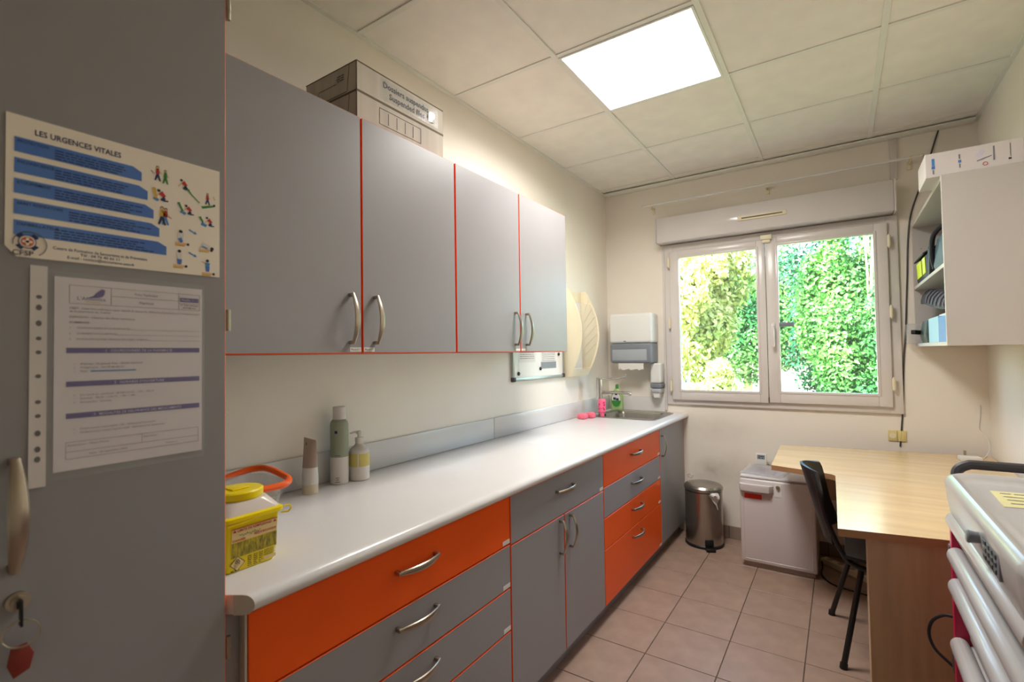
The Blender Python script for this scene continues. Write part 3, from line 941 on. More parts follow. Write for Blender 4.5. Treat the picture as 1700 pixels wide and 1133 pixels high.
finish('nozzle', MB().loft([(0.40, YW - 0.095, 0.446, YW - 0.04, 0.012, 1.002), (0.396, YW - 0.098, 0.45, YW - 0.035, 0.012, 1.0345)]), WHITE, sd_)

# whiteboard and papers
wb = thing('whiteboard', 'small framed whiteboard on the left wall below the wall cupboard', 'whiteboard', (0.01, 2.69, 1.19))
finish('board', MB().box(0.0, 2.38, 1.20, 0.012, 3.005, 1.62), WHITE, wb)
for b in ((2.372, 1.19, 3.012, 1.21), (2.372, 1.61, 3.012, 1.63), (2.372, 1.21, 2.392, 1.61), (2.992, 1.21, 3.012, 1.61)):
    finish('frame_bar', MB().box(0.0, b[0], b[1], 0.018, b[2], b[3], r=0.003), mat('aluminium', (176, 182, 178), rough=0.35, metal=0.8), wb)
for yy, zz in ((2.372, 1.19), (2.987, 1.19)):
    finish('frame_corner', MB().box(0.0, yy - 0.002, zz - 0.002, 0.021, yy + 0.028, zz + 0.026, r=0.005), DGREY, wb)
def wall_paper_sheet(label, y0, y1, z0, z1, seed, dark=None):
    t = thing('paper_sheet', label, 'paper', (0.0128, (y0 + y1) / 2, z0), 'papers on the whiteboard')
    finish('sheet', MB().box(0.0122, y0, z0, 0.0128, y1, z1), PAPER, t)
    mb = MB(); rnd = random.Random(seed)
    z = z1 - 0.02
    while z > z0 + 0.02:
        words(mb, (0.0131, y0 + 0.015, z), (0, 1, 0), (0, 0, 1), (y1 - y0) - 0.03, 0.005, rnd); z -= 0.012
    finish('print', mb, GINK, t)
    if dark:
        finish('photo_strip', MB().box(0.0129, dark[0], dark[2], 0.0134, dark[1], dark[3]), MGREY, t)
wall_paper_sheet('blank-looking paper sheet at the left of the whiteboard', 2.44, 2.63, 1.302, 1.56, 1)
wall_paper_sheet('printed paper sheet with a grey strip at the right of the whiteboard', 2.70, 2.90, 1.255, 1.53, 2, (2.70, 2.90, 1.257, 1.30))
for yy, zz, lab in ((2.435, 1.235, 'black magnet at the lower left of the whiteboard'), (2.69, 1.258, 'black magnet beside the printed sheet with the grey strip'), (2.935, 1.348, 'black magnet at the upper right of the whiteboard')):
    solo('magnet', MB().tube([(0.0125, yy, zz), (0.018, yy, zz), (0.021, yy, zz)], [0.011, 0.011, 0.008], n=14), BLACK, lab, 'magnet', 'magnets on the whiteboard')

# leaflet rack on the left wall
lr = thing('leaflet_rack', 'cream plastic wall rack with curved sides near the window corner', 'rack', (0.05, 3.17, 1.19))
def prof(zz):
    u = (zz - 1.19) / 0.62
    return 0.012 + 0.135 * math.sin(PI * min(1, max(0, u)) * 0.86 + 0.25) ** 0.9
RY0, RY1 = 3.03, 3.315
for yy in (RY0, RY1):
    pl = [(0.0, 1.19)] + [(prof(1.19 + 0.62 * k / 16), 1.19 + 0.62 * k / 16) for k in range(17)] + [(0.0, 1.81)]
    finish('side_panel', MB().prism(pl, 'y', yy - 0.004, yy + 0.004, r=0.0015), CREAM, lr)
finish('back_panel', MB().box(0.0, RY0 + 0.005, 1.19, 0.006, RY1 - 0.005, 1.80), CREAM, lr)
finish('bottom_shelf', MB().prism([(0.006, 1.19), (prof(1.20), 1.19), (prof(1.24) + 0.002, 1.24), (prof(1.24) - 0.004, 1.24), (prof(1.2) - 0.006, 1.198), (0.006, 1.198)], 'y', RY0 + 0.0045, RY1 - 0.0045), CREAM, lr)
CLEARR = clear_mat('rack_clear_plastic', (252, 251, 248), clear=0.9, rough=0.15)
rows = [[(prof(1.25 + 0.46 * i / 12) - 0.012, y_, 1.25 + 0.46 * i / 12) for y_ in (RY0 + 0.0045, RY1 - 0.0045)] for i in range(13)]
finish('pocket_front', MB().grid(rows, thick=0.0015), CLEARR, lr)
for k in range(6):
    z0 = 1.36 + 0.062 * k
    x1 = prof(z0 + 0.07) - 0.012
    finish('slot_rib', MB().prism([(0.03, z0 - 0.03), (0.03, z0 - 0.022), (x1, z0 + 0.078), (x1, z0 + 0.07)], 'y', RY1 - 0.009, RY1 - 0.0045), CREAM, lr)
for k, (zz, lab) in enumerate(((1.21, 'pale leaflet sheet in the lowest pocket of the cream rack'), (1.36, 'pale leaflet sheet in the middle pocket of the cream rack'), (1.52, 'pale leaflet sheet in the top pocket of the cream rack'))):
    solo('leaflet', MB().box(0.008 + 0.006 * (2 - k), RY0 + 0.03, zz, 0.011 + 0.006 * (2 - k), RY1 - 0.03, zz + 0.205), mat('lilac_leaflet', (232, 227, 230), rough=0.5), lab, 'leaflet', 'leaflets in the cream rack')

# ------------------------------------------------------------------ bottles on the worktop
ZW = 0.8885
cx, cy = 0.085, 1.01
tb = thing('cream_tube', 'taupe and white cosmetic tube standing on its cap on the worktop', 'tube', (cx, cy, ZW))
finish('cap', MB().lathe(cx, cy, [(0.0255, ZW), (0.026, ZW + 0.003), (0.026, ZW + 0.030), (0.025, ZW + 0.032)]), mat('cream_cap', (212, 198, 172), rough=0.35), tb)
def tube_rings(z0, z1, n=8):
    out = []
    for k in range(n + 1):
        z = z0 + (z1 - z0) * k / n
        u = max(0.0, (z - ZW - 0.06) / 0.125)
        out.append((0.0265 - 0.0055 * u, 0.0265 * (1 - 0.93 * u), z))
    return out
def squashed(mb, rings, slope=0.0):
    t = bmesh.new(); R = []
    ax, ay = Vector((0.83, 0.557, 0)), Vector((-0.557, 0.83, 0))
    for i, (a, b, z) in enumerate(rings):
        R.append([t.verts.new(Vector((cx, cy, z)) + ax * a * math.cos(2 * PI * k / 24) + ay * b * math.sin(2 * PI * k / 24) + Vector((0, 0, -slope * math.cos(2 * PI * k / 24) * (i / (len(rings) - 1))))) for k in range(24)])
    for p, q in zip(R, R[1:]):
        for k in range(24): t.faces.new((p[k], p[(k + 1) % 24], q[(k + 1) % 24], q[k]))
    t.faces.new(R[0][::-1]); t.faces.new(R[-1])
    return mb._add(t)
finish('lower_sleeve', squashed(MB(), tube_rings(ZW + 0.0325, ZW + 0.088)), OFFW, tb)
bd = finish('tube_body', squashed(MB(), tube_rings(ZW + 0.0882, ZW + 0.185), 0.006), TAUPE, tb)
fx = Vector((0.557, -0.83, 0))
text(bd, 'I', 0.009, INK, Vector((cx, cy, ZW + 0.165)) + fx * 0.010 + Vector((-0.008, -0.004, 0)), rv=(0.83, 0.557, 0), uv=(0, 0, 1), bold=0.03)
cx2, cy2 = 0.058, 1.148
sc_ = thing('spray_can', 'tall sage green and white spray can on the worktop', 'spray can', (cx2, cy2, ZW))
finish('lower_body', MB().lathe(cx2, cy2, [(0.030, ZW), (0.0325, ZW + 0.003), (0.0325, ZW + 0.098)]), OFFW, sc_)
finish('upper_body', MB().lathe(cx2, cy2, [(0.0325, ZW + 0.0982), (0.0325, ZW + 0.215), (0.030, ZW + 0.226), (0.0235, ZW + 0.234)]), SAGE, sc_)
finish('cap', MB().lathe(cx2, cy2, [(0.0225, ZW + 0.2342), (0.0225, ZW + 0.278), (0.0205, ZW + 0.281)]), OFFW, sc_)
dirc = (CAM - Vector((cx2, cy2, 1.0))); dirc.z = 0; dirc.normalize()
def on_can(ang, z, R, cxx, cyy):
    a = math.atan2(dirc.y, dirc.x) + ang
    return Vector((cxx + R * math.cos(a), cyy + R * math.sin(a), z)), Vector((-math.sin(a), math.cos(a), 0)), Vector((math.cos(a), math.sin(a), 0))
mb = MB()
p, tx, nn = on_can(-0.35, ZW + 0.19, 0.0327, cx2, cy2)
mb.obox(p, tx, (0, 0, 1), nn, 0.005, 0.005, 0.0005)
for dz_, w_ in ((0.165 - 0.06, 0.02), (0.025, 0.014), (0.018, 0.010), (0.010, 0.016)):
    p, tx, nn = on_can(-0.2, ZW + dz_, 0.0327, cx2, cy2)
    mb.obox(p, tx, (0, 0, 1), nn, w_ / 2, 0.0008, 0.0004)
finish('print', mb, NAVY, sc_)
cx3, cy3 = 0.078, 1.222
pu = thing('pump_bottle', 'white pump bottle with pale olive label behind the spray can', 'bottle', (cx3, cy3, ZW))
finish('body', MB().lathe(cx3, cy3, [(0.034, ZW), (0.037, ZW + 0.004), (0.037, ZW + 0.105), (0.034, ZW + 0.115), (0.020, ZW + 0.128), (0.0145, ZW + 0.135), (0.0145, ZW + 0.140)]), OFFW, pu)
finish('label', MB().lathe(cx3, cy3, [(0.0373, ZW + 0.053), (0.0377, ZW + 0.0535), (0.0377, ZW + 0.1), (0.0373, ZW + 0.1005)], cap=False), OLIVE, pu)
p, tx, nn = on_can(-0.15, ZW + 0.0767, 0.0378, cx3, cy3)
finish('label_gap', MB().obox(p, tx, (0, 0, 1), nn, 0.0025, 0.0235, 0.0004), OFFW, pu)
finish('collar', MB().lathe(cx3, cy3, [(0.0145, ZW + 0.1402), (0.0155, ZW + 0.142), (0.0155, ZW + 0.158), (0.006, ZW + 0.160)], n=20), OFFW, pu)
finish('pump_head', MB().lathe(cx3, cy3, [(0.006, ZW + 0.1602), (0.006, ZW + 0.170), (0.009, ZW + 0.171), (0.009, ZW + 0.18), (0.007, ZW + 0.183)], n=16).tube([(cx3, cy3, ZW + 0.177), (cx3 - 0.012, cy3 - 0.014, ZW + 0.178), (cx3 - 0.022, cy3 - 0.026, ZW + 0.173)], [0.005, 0.004, 0.003], n=8), OFFW, pu)

# sharps container
sh = thing('sharps_bin', 'yellow sharps container with warning label on the near end of the worktop', 'container', (0.445, 0.59, ZW))
finish('body', MB().loft([(0.392, 0.534, 0.500, 0.642, 0.012, ZW), (0.390, 0.532, 0.502, 0.644, 0.012, ZW + 0.004), (0.384, 0.527, 0.509, 0.652, 0.012, ZW + 0.112)]), YELLOW, sh)
finish('rim', MB().loft([(0.380, 0.523, 0.514, 0.657, 0.014, ZW + 0.1095), (0.379, 0.522, 0.516, 0.659, 0.014, ZW + 0.1122), (0.379, 0.522, 0.516, 0.659, 0.014, ZW + 0.119), (0.383, 0.526, 0.511, 0.654, 0.014, ZW + 0.122)]), YELLOW, sh)
finish('lid', MB().loft([(0.384, 0.527, 0.509, 0.652, 0.014, ZW + 0.1222), (0.386, 0.529, 0.507, 0.650, 0.02, ZW + 0.128), (0.395, 0.535, 0.495, 0.638, 0.03, ZW + 0.146)]), FROST, sh)
finish('closure', MB().lathe(0.445, 0.587, [(0.049, ZW + 0.1462), (0.052, ZW + 0.150), (0.0525, ZW + 0.163), (0.049, ZW + 0.166)], n=40, sx=0.95, sy=1.0), YELLOW, sh)
finish('closure_tab', MB().box(0.425, 0.565, ZW + 0.166, 0.462, 0.605, ZW + 0.170, r=0.0018).box(0.43, 0.545, ZW + 0.166, 0.448, 0.56, ZW + 0.1685, r=0.001), YELLOW, sh)
finish('tether', MB().tube([(0.512, 0.530, ZW + 0.106), (0.5135, 0.56, ZW + 0.106), (0.5135, 0.585, ZW + 0.110), (0.5135, 0.61, ZW + 0.1115), (0.513, 0.645, ZW + 0.112)], 0.002, n=6)
       .tube([(0.51, 0.659, ZW + 0.118), (0.512, 0.672, ZW + 0.117), (0.511, 0.677, ZW + 0.109), (0.508, 0.671, ZW + 0.101), (0.505, 0.655, ZW + 0.103)], 0.002, n=6), YELLOW, sh)
# label lies on the front face, which leans outward a little
tilt = Vector((0.007, 0, 0.108)).normalized()
def lab(y, z):
    return Vector((0.5024 + (z - ZW - 0.004) * 0.0648 + 0.0006, y, z))
def lq(mb, y0, z0, y1, z1, mi=0, off=0.0):
    o_ = Vector((off, 0, 0))
    mb.poly([lab(y0, z0) + o_, lab(y1, z0) + o_, lab(y1, z1) + o_, lab(y0, z1) + o_], mi)
LB = finish('label', (lambda q: (lq(q, 0.541, ZW + 0.030, 0.643, ZW + 0.096, 0), lq(q, 0.541, ZW + 0.066, 0.643, ZW + 0.096, 1, 0.0002), q)[-1])(MB()), [YELLOW, mat('label_buff', (226, 200, 140), rough=0.5)], sh)
RV, UV = (0, 1, 0), tuple(tilt)
def ltx(body, h, m_, y, z, width=None, align='LEFT', bold=0.02, parent=None):
    return text(parent or LB, body, h, m_, lab(y, z) + Vector((0.0006, 0, 0)), align=align, bold=bold, width=width, rv=RV, uv=UV)
mb = MB()
lq(mb, 0.541, ZW + 0.0945, 0.643, ZW + 0.0962, 0, 0.0005)
finish('label_rule', mb, REDP, LB)
ltx('LIMITE DE REMPLISSAGE', 0.0052, REDP, 0.553, ZW + 0.0875, width=0.076)
ltx('RISQUE BIOLOGIQUE', 0.0046, REDP, 0.590, ZW + 0.0715, width=0.050)
ltx('DANGER', 0.0046, REDP, 0.543, ZW + 0.0675, width=0.028)
mb = MB()
for yy in (0.547, 0.637):
    a, b, c_ = lab(yy - 0.004, ZW + 0.0875), lab(yy + 0.004, ZW + 0.0875), lab(yy, ZW + 0.0935)
    mb.poly([v + Vector((0.0005, 0, 0)) for v in (a, b, c_)])
finish('warning_mark', mb, REDP, LB)
mb = MB()
pts = [lab(0.556 + 0.048 * k / 40, ZW + 0.079 + 0.0022 * math.sin(k * 1.35) + 0.0015 * math.sin(k * 0.5)) + Vector((0.0009, 0, 0)) for k in range(41)]
mb.tube(pts, 0.0004, n=4)
finish('handwriting', mb, mat('green_pen', (60, 150, 110), rough=0.5), LB)
mb = MB()
lq(mb, 0.541, ZW + 0.032, 0.643, ZW + 0.065, 0, 0.0004)
finish('photo_strip', mb, mat('printed_photo', (96, 96, 40), rough=0.5, var2=(196, 172, 34), scale=140, stretch=(1, 2, 0.5)), LB)
mb = MB()
dc = (0.555, ZW + 0.0185)
mb.poly([lab(dc[0] + a, dc[1] + b) + Vector((0.0004, 0, 0)) for a, b in ((0, -0.0165), (0.0165, 0), (0, 0.0165), (-0.0165, 0))], 0)
mb.poly([lab(dc[0] + a, dc[1] + b) + Vector((0.0007, 0, 0)) for a, b in ((0, -0.0148), (0.0148, 0), (0, 0.0148), (-0.0148, 0))], 1)
finish('hazard_diamond', mb, [INK, mat('label_buff', (226, 200, 140))], LB)
mb = MB()
for a in (PI / 2, PI / 2 + 2.094, PI / 2 - 2.094):
    c_ = lab(dc[0] + 0.0028 * math.cos(a), dc[1] + 0.005 + 0.0028 * math.sin(a)) + Vector((0.001, 0, 0))
    mb.tube([c_ + Vector((0, 0.0026 * math.cos(b), 0.0026 * math.sin(b))) for b in [2 * PI * k / 12 for k in range(12)]], 0.0006, n=4, closed=True)
rnd = random.Random(9)
for k in range(3):
    words(mb, lab(0.547, ZW + 0.0165 - 0.003 * k) + Vector((0.0009, 0, 0)), RV, UV, 0.016 - 0.004 * k, 0.0016, rnd)
words(mb, lab(0.541, ZW + 0.003) + Vector((0.0005, 0, 0)), RV, UV, 0.018, 0.004, rnd)
for gx in (0.577, 0.590, 0.602):
    for k in range(6):
        words(mb, lab(gx, ZW + 0.026 - 0.0042 * k) + Vector((0.0005, 0, 0)), RV, UV, 0.009, 0.0026, rnd)
for k in range(4):
    words(mb, lab(0.614, ZW + 0.0275 - 0.0035 * k) + Vector((0.0005, 0, 0)), RV, UV, 0.028, 0.0018, rnd)
finish('small_print', mb, INK, LB)
mb = MB()
lq(mb, 0.614, ZW + 0.006, 0.642, ZW + 0.0145, 0, 0.0004)
finish('white_field', mb, mat('label_buff', (226, 200, 140)), LB)

# clear tub with orange rim
ob = thing('plastic_tub', 'clear plastic tub with orange rim behind the yellow sharps container', 'tub', (0.28, 0.68, ZW))
finish('bowl', MB().loft([(0.215, 0.61, 0.335, 0.735, 0.03, ZW), (0.208, 0.602, 0.342, 0.742, 0.035, ZW + 0.01), (0.188, 0.585, 0.362, 0.768, 0.045, ZW + 0.135)], capt=False), CLEARP, ob)
for k in range(3):
    zz = ZW + 0.035 + 0.03 * k
    e = 0.0205 * (zz - ZW - 0.01) / 0.125 + 0.002
    finish('ridge', MB().loft([(0.208 - e, 0.602 - e, 0.342 + e, 0.742 + e, 0.035, zz), (0.2065 - e, 0.6005 - e, 0.3435 + e, 0.7435 + e, 0.035, zz + 0.003), (0.208 - e, 0.602 - e, 0.342 + e, 0.742 + e, 0.035, zz + 0.006)], capb=False, capt=False), CLEARP, ob)
pts = []
x0, y0, x1, y1, r = 0.178, 0.578, 0.372, 0.776, 0.045
per = []
for ccx, ccy, a0 in ((x1 - r, y1 - r, 0), (x0 + r, y1 - r, PI / 2), (x0 + r, y0 + r, PI), (x1 - r, y0 + r, 1.5 * PI)):
    for k in range(9):
        a = a0 + PI / 2 * k / 8
        per.append((ccx + r * math.cos(a), ccy + r * math.sin(a)))
    # straight part rises in the middle
full_p = []
for i in range(len(per)):
    p, q = per[i], per[(i + 1) % len(per)]
    full_p.append(p)
    if math.dist(p, q) > 0.03:
        for k in range(1, 6):
            full_p.append((p[0] + (q[0] - p[0]) * k / 6, p[1] + (q[1] - p[1]) * k / 6))
for (xx, yy) in full_p:
    a = math.atan2(yy - 0.677, xx - 0.275)
    pts.append((xx, yy, ZW + 0.138 + 0.010 * math.cos(2 * (a - PI / 2 - 0.4))))
finish('rim', MB().tube(pts, 0.009, n=10, closed=True), mat('orange_plastic', (236, 92, 14), rough=0.28), ob)

# archive boxes on the wall cupboard
def archive(label, z0, z1, text_lines, lid):
    t = thing('archive_box', label, 'box', (0.165, 1.25, z0), 'cardboard file boxes on the wall cupboard')
    X0, X1, Y0, Y1 = 0.025, 0.305, 1.040, 1.462
    finish('carton', MB().box(X0, Y0, z0, X1, Y1, z1, r=0.0015, seg=1), CARD, t)
    e = 0.0014
    mb = MB()
    for a in ((X1 - e, Y0, z1 - 0.0035, X1 + 0.0008, Y1, z1 + 0.0006), (X1 - e, Y0, z0, X1 + 0.0008, Y1, z0 + 0.0035), (X0, Y0 - 0.0008, z1 - 0.003, X1, Y0 + e, z1 + 0.0006), (X0, Y0 - 0.0008, z0, X1, Y0 + e, z0 + 0.003), (X1 - 0.003, Y0 - 0.0008, z0, X1 + 0.0008, Y0 + e, z1)):
        mb.box(*a)
    finish('fold_edge', mb, CARDD, t)
    mb = MB()
    mb.poly([(X1 - 0.035, Y0 - 0.001, z1 - 0.002), (X1 - 0.038, Y0 - 0.001, z1 - 0.002), (X1 - 0.05, Y0 - 0.001, z0 + 0.008), (X1 - 0.047, Y0 - 0.001, z0 + 0.008)][::-1])
    mb.poly([(X1 - 0.05, Y0 - 0.001, z0 + 0.006), (X1 - 0.23, Y0 - 0.001, z0 + 0.006), (X1 - 0.23, Y0 - 0.001, z0 + 0.009), (X1 - 0.05, Y0 - 0.001, z0 + 0.009)])
    finish('flap_seam', mb, CARDD, t)
    return t, X1, Y0, Y1
t, X1, Y0, Y1 = archive('lower flat cardboard file box with ruled boxes printed on it', 2.1285, 2.2355, None, False)
mb = MB()
fy0, fy1, fz0, fz1 = 1.135, 1.335, 2.158, 2.214
for a in ((fy0, fz0, fy1, fz0 + 0.0015), (fy0, fz1, fy1, fz1 + 0.0015), (fy0, fz0, fy0 + 0.0015, fz1), (fy1, fz0, fy1 + 0.0015, fz1)):
    mb.box(X1 + 0.0002, a[0], a[1], X1 + 0.0008, a[2], a[3])
for k in range(1, 5):
    yy = fy0 + (fy1 - fy0) * k / 5
    mb.box(X1 + 0.0002, yy, fz0 + 0.008, X1 + 0.0008, yy + 0.0015, fz1 - 0.006)
finish('printed_grid', mb, INK, t)
t, X1, Y0, Y1 = archive('upper flat cardboard file box lettered in black, on the wall cupboard', 2.2362, 2.336, None, True)
text(t, 'Dossiers suspendus', 0.021, INK, (X1 + 0.001, 1.265, 2.294), width=0.225, bold=0.018)
text(t, 'Suspended files', 0.021, INK, (X1 + 0.001, 1.268, 2.262), width=0.175, bold=0.018)
finish('sticky_tape', MB().box(X1 + 0.0012, 1.14, 2.250, X1 + 0.0016, 1.43, 2.323), SLEEVE, t)
finish('crumpled_tape', MB().grid([[(X1 + 0.0022 + 0.003 * ((i * 7 + k * 5) % 4) / 3, 1.375 + 0.012 * k, 2.262 + 0.013 * i) for k in range(4)] for i in range(4)]), mat('tape_gloss', (228, 224, 220), rough=0.1), t)
mb = MB(); rnd = random.Random(3)
for k in range(3):
    words(mb, (0.24 - 0.0, Y0 - 0.0012, 2.305 - 0.008 * k), (-1, 0, 0), (0, 0, 1), 0.04, 0.006, rnd)
mb.box(0.10, Y0 - 0.0012, 2.285, 0.20, Y0 - 0.0009, 2.2865).box(0.10, Y0 - 0.0012, 2.25, 0.1015, Y0 - 0.0009, 2.2865)
finish('print', mb, GINK, t)

# ------------------------------------------------------------------ poster on the tall cupboard
PX = 0.6008
po = thing('poster', 'landscape first-aid poster with five blue bands on the tall cupboard door', 'poster', (PX, 0.324, 1.511))
PY0, PY1, PZ0, PZ1 = 0.1755, 0.472, 1.511, 1.722
finish('sheet', MB().prism([(PY0 + 0.012, PZ0 - 0.001), (PY1, PZ0 + 0.002), (PY1, PZ1), (PY0, PZ1), (PY0, PZ0 + 0.014)], 'x', PX, PX + 0.0006), POSTER, po)
P1 = PX + 0.0009
text(po, 'LES URGENCES VITALES', 0.0085, NAVY, (P1, 0.206, 1.6975), align='LEFT', width=0.107, bold=0.02)
bands = [(0.343, 'PROTECTION'), (0.352, 'INCONSCIENCE'), (0.361, 'ETOUFFEMENT'), (0.370, 'ARRET RESPIRATOIRE'), (0.381, 'DEFIBRILLATEUR')]
rnd = random.Random(12)
for k, (ye, head) in enumerate(bands):
    z1 = 1.6885 - 0.031 * k
    z0 = z1 - 0.0222
    ys0 = 0.1845
    b = finish('blue_band', MB().prism([(ys0, z0), (ye, z0), (ye, z1 - 0.007), (ye - 0.013, z1), (ys0, z1)], 'x', PX + 0.0006, PX + 0.0010), BLUEP, po)
    text(b, head, 0.0042, NAVY, (P1 + 0.0003, ys0 + 0.003, z1 - 0.0075), align='LEFT', width=min(0.052, 0.0034 * len(head)), bold=0.01)
    mb = MB()
    st = ys0 + (0.045 if k != 3 else 0.062)
    for q in range(4):
        words(mb, (P1 + 0.0003, st, z1 - 0.0075 - 0.0042 * q), (0, 1, 0), (0, 0, 1), (ye - 0.012 - st) * rnd.uniform(0.75, 1.0), 0.0028, rnd)
    finish('small_print', mb, NAVY, b)
text(po, 'Centre de Formation de Secourisme et de Prévention', 0.0046, NAVY, (P1, 0.290, 1.5275), width=0.123, bold=0.012)
text(po, 'Tél : 04 76 40 66 11', 0.0042, NAVY, (P1, 0.287, 1.5215), width=0.051, bold=0.012)
text(po, 'E-mail : contact@secourisme.asso.fr', 0.0042, NAVY, (P1, 0.289, 1.5155), width=0.088, bold=0.012)
# emblem: life ring with cross, lugs and arc of lettering
ey, ez = 0.1995, 1.5335
def disc(mb, y, z, r, x, mi=0, n=24):
    mb.poly([(x, y + r * math.cos(2 * PI * k / n), z + r * math.sin(2 * PI * k / n)) for k in range(n)], mi)
mb = MB()
P1b = P1 + 0.0004
disc(mb, ey, ez, 0.0100, P1b + 0.0001, 0)
for a in (PI / 4, 3 * PI / 4, 5 * PI / 4, 7 * PI / 4):
    c_, s_ = math.cos(a), math.sin(a)
    q = [(0.0088, -0.0034), (0.0140, -0.0042), (0.0140, 0.0042), (0.0088, 0.0034)]
    mb.poly([(P1b + 0.0002, ey + u * c_ - v * s_, ez + u * s_ + v * c_) for u, v in q], 0)
disc(mb, ey, ez, 0.0089, P1b + 0.0003, 1)
disc(mb, ey, ez, 0.0072, P1b + 0.0005, 2)
for hw, hh in ((0.0017, 0.0057), (0.0057, 0.0017)):
    mb.poly([(P1b + 0.0007, ey - hw, ez - hh), (P1b + 0.0007, ey + hw, ez - hh), (P1b + 0.0007, ey + hw, ez + hh), (P1b + 0.0007, ey - hw, ez + hh)], 1)
mb.tube([(P1b, ey + 0.003 + 0.0185 * math.cos(a), ez - 0.003 + 0.0185 * math.sin(a)) for a in [-1.0 + 4.3 * k / 30 for k in range(31)]], 0.0005, n=4, mi=3)
finish('emblem', mb, [NAVY, POSTER, mat('life_ring_orange', (206, 96, 60)), GINK], po)
text(po, 'CFSP', 0.0075, INK, (P1 + 0.001, 0.1945, 1.5125), width=0.023, bold=0.01)
# little first-aid figures
def figure(segs):
    """segs: (y0, z0, y1, z1, half width, slot)"""
    mb = MB()
    zf = lambda z: z + 0.0150 + (z - 1.659) * 0.22
    segs = [(a + 0.016, zf(b), c_ + 0.016, zf(d_), w * 1.12, mi) for a, b, c_, d_, w, mi in segs]
    for i, (a, b, c_, d_, w, mi) in enumerate(segs):
        x = P1 + 0.0001 * (i % 3)
        if (a, b) == (c_, d_):
            disc(mb, a, b, w, x, mi, 10)
        else:
            v = Vector((0, c_ - a, d_ - b)); n_ = Vector((0, -v.z, v.y)).normalized() * w
            A, B = Vector((x, a, b)), Vector((x, c_, d_))
            mb.poly([A - n_, B - n_ * 0.7, B + n_ * 0.7, A + n_], mi)
    return finish('printed_figure', mb, [REDP, NAVY, SKIN, GREENP, SKYP, YELP, INK, PAPER, BLUEP], po)
def stand(y, z, s, top, legs, lean=0.0):
    return [(y + lean, z + 0.020 * s, y + lean, z + 0.020 * s, 0.0022 * s, 6), (y + lean, z + 0.0195 * s, y + lean, z + 0.0195 * s, 0.0016 * s, 2), (y, z + 0.010 * s, y + lean, z + 0.018 * s, 0.0028 * s, top), (y, z + 0.010 * s, y - 0.004 * s, z, 0.0017 * s, legs), (y, z + 0.010 * s, y + 0.004 * s, z, 0.0017 * s, legs), (y + lean, z + 0.016 * s, y + 0.006 * s, z + 0.011 * s, 0.0008 * s, 2)]
def lying(y, z, s, skin=2):
    return [(y - 0.010 * s, z, y + 0.008 * s, z + 0.001, 0.0026 * s, skin), (y - 0.010 * s, z - 0.002 * s, y + 0.006 * s, z - 0.002 * s, 0.0012 * s, 5), (y + 0.011 * s, z + 0.001, y + 0.011 * s, z + 0.001, 0.0022 * s, 6)]
def kneel(y, z, s, top, legs):
    return [(y, z + 0.013 * s, y, z + 0.013 * s, 0.0021 * s, 6), (y + 0.002 * s, z + 0.011 * s, y + 0.008 * s, z + 0.006 * s, 0.0032 * s, top), (y + 0.008 * s, z + 0.005 * s, y + 0.003 * s, z + 0.001 * s, 0.0022 * s, legs), (y + 0.006 * s, z + 0.001 * s, y + 0.013 * s, z + 0.0015 * s, 0.0013 * s, legs), (y, z + 0.009 * s, y - 0.005 * s, z + 0.003 * s, 0.0009 * s, 2)]
figure(stand(0.351, 1.659, 1.0, 0, 1) + stand(0.363, 1.657, 0.95, 3, 3) + [(0.341, 1.672, 0.346, 1.668, 0.0006, 6)])
figure(kneel(0.389, 1.655, 1.05, 0, 1) + [(0.396, 1.660, 0.406, 1.650, 0.0016, 3), (0.406, 1.650, 0.420, 1.640, 0.0012, 3)])
figure(kneel(0.353, 1.630, 1.15, 0, 1) + [(0.345, 1.648, 0.349, 1.633, 0.0025, 5), (0.346, 1.634, 0.352, 1.630, 0.003, 4)])
figure(stand(0.434, 1.640, 0.85, 0, 1) + [(0.424, 1.634, 0.446, 1.640, 0.0022, 3), (0.446, 1.641, 0.446, 1.641, 0.002, 6), (0.447, 1.650, 0.444, 1.655, 0.0008, 5)])
figure(kneel(0.397, 1.618, 1.0, 0, 1) + [(0.384, 1.634, 0.391, 1.622, 0.002, 3), (0.388, 1.622, 0.396, 1.618, 0.0032, 4)])
figure(kneel(0.433, 1.606, 1.0, 0, 1) + [(0.420, 1.619, 0.426, 1.611, 0.002, 3), (0.423, 1.609, 0.432, 1.606, 0.0032, 4)])
figure(stand(0.358, 1.595, 1.25, 5, 1) + stand(0.363, 1.596, 1.15, 0, 4, 0.001) + [(0.368, 1.609, 0.373, 1.607, 0.0008, 0)])
figure(lying(0.389, 1.571, 1.0) + [(0.388, 1.590, 0.388, 1.590, 0.003, 6), (0.388, 1.588, 0.388, 1.576, 0.0045, 7), (0.386, 1.580, 0.390, 1.574, 0.003, 8)])
figure(lying(0.430, 1.567, 1.0) + [(0.442, 1.571, 0.442, 1.571, 0.003, 6), (0.424, 1.576, 0.438, 1.573, 0.0042, 7), (0.424, 1.573, 0.434, 1.570, 0.0016, 8)])
figure(lying(0.386, 1.537, 1.0) + [(0.386, 1.560, 0.386, 1.560, 0.0026, 6), (0.386, 1.557, 0.386, 1.548, 0.004, 7), (0.386, 1.548, 0.386, 1.540, 0.0038, 8)])
figure(lying(0.434, 1.530, 1.0) + [(0.434, 1.551, 0.434, 1.551, 0.0026, 6), (0.434, 1.548, 0.434, 1.542, 0.004, 4), (0.434, 1.542, 0.434, 1.534, 0.0036, 8), (0.432, 1.546, 0.424, 1.549, 0.001, 2)])
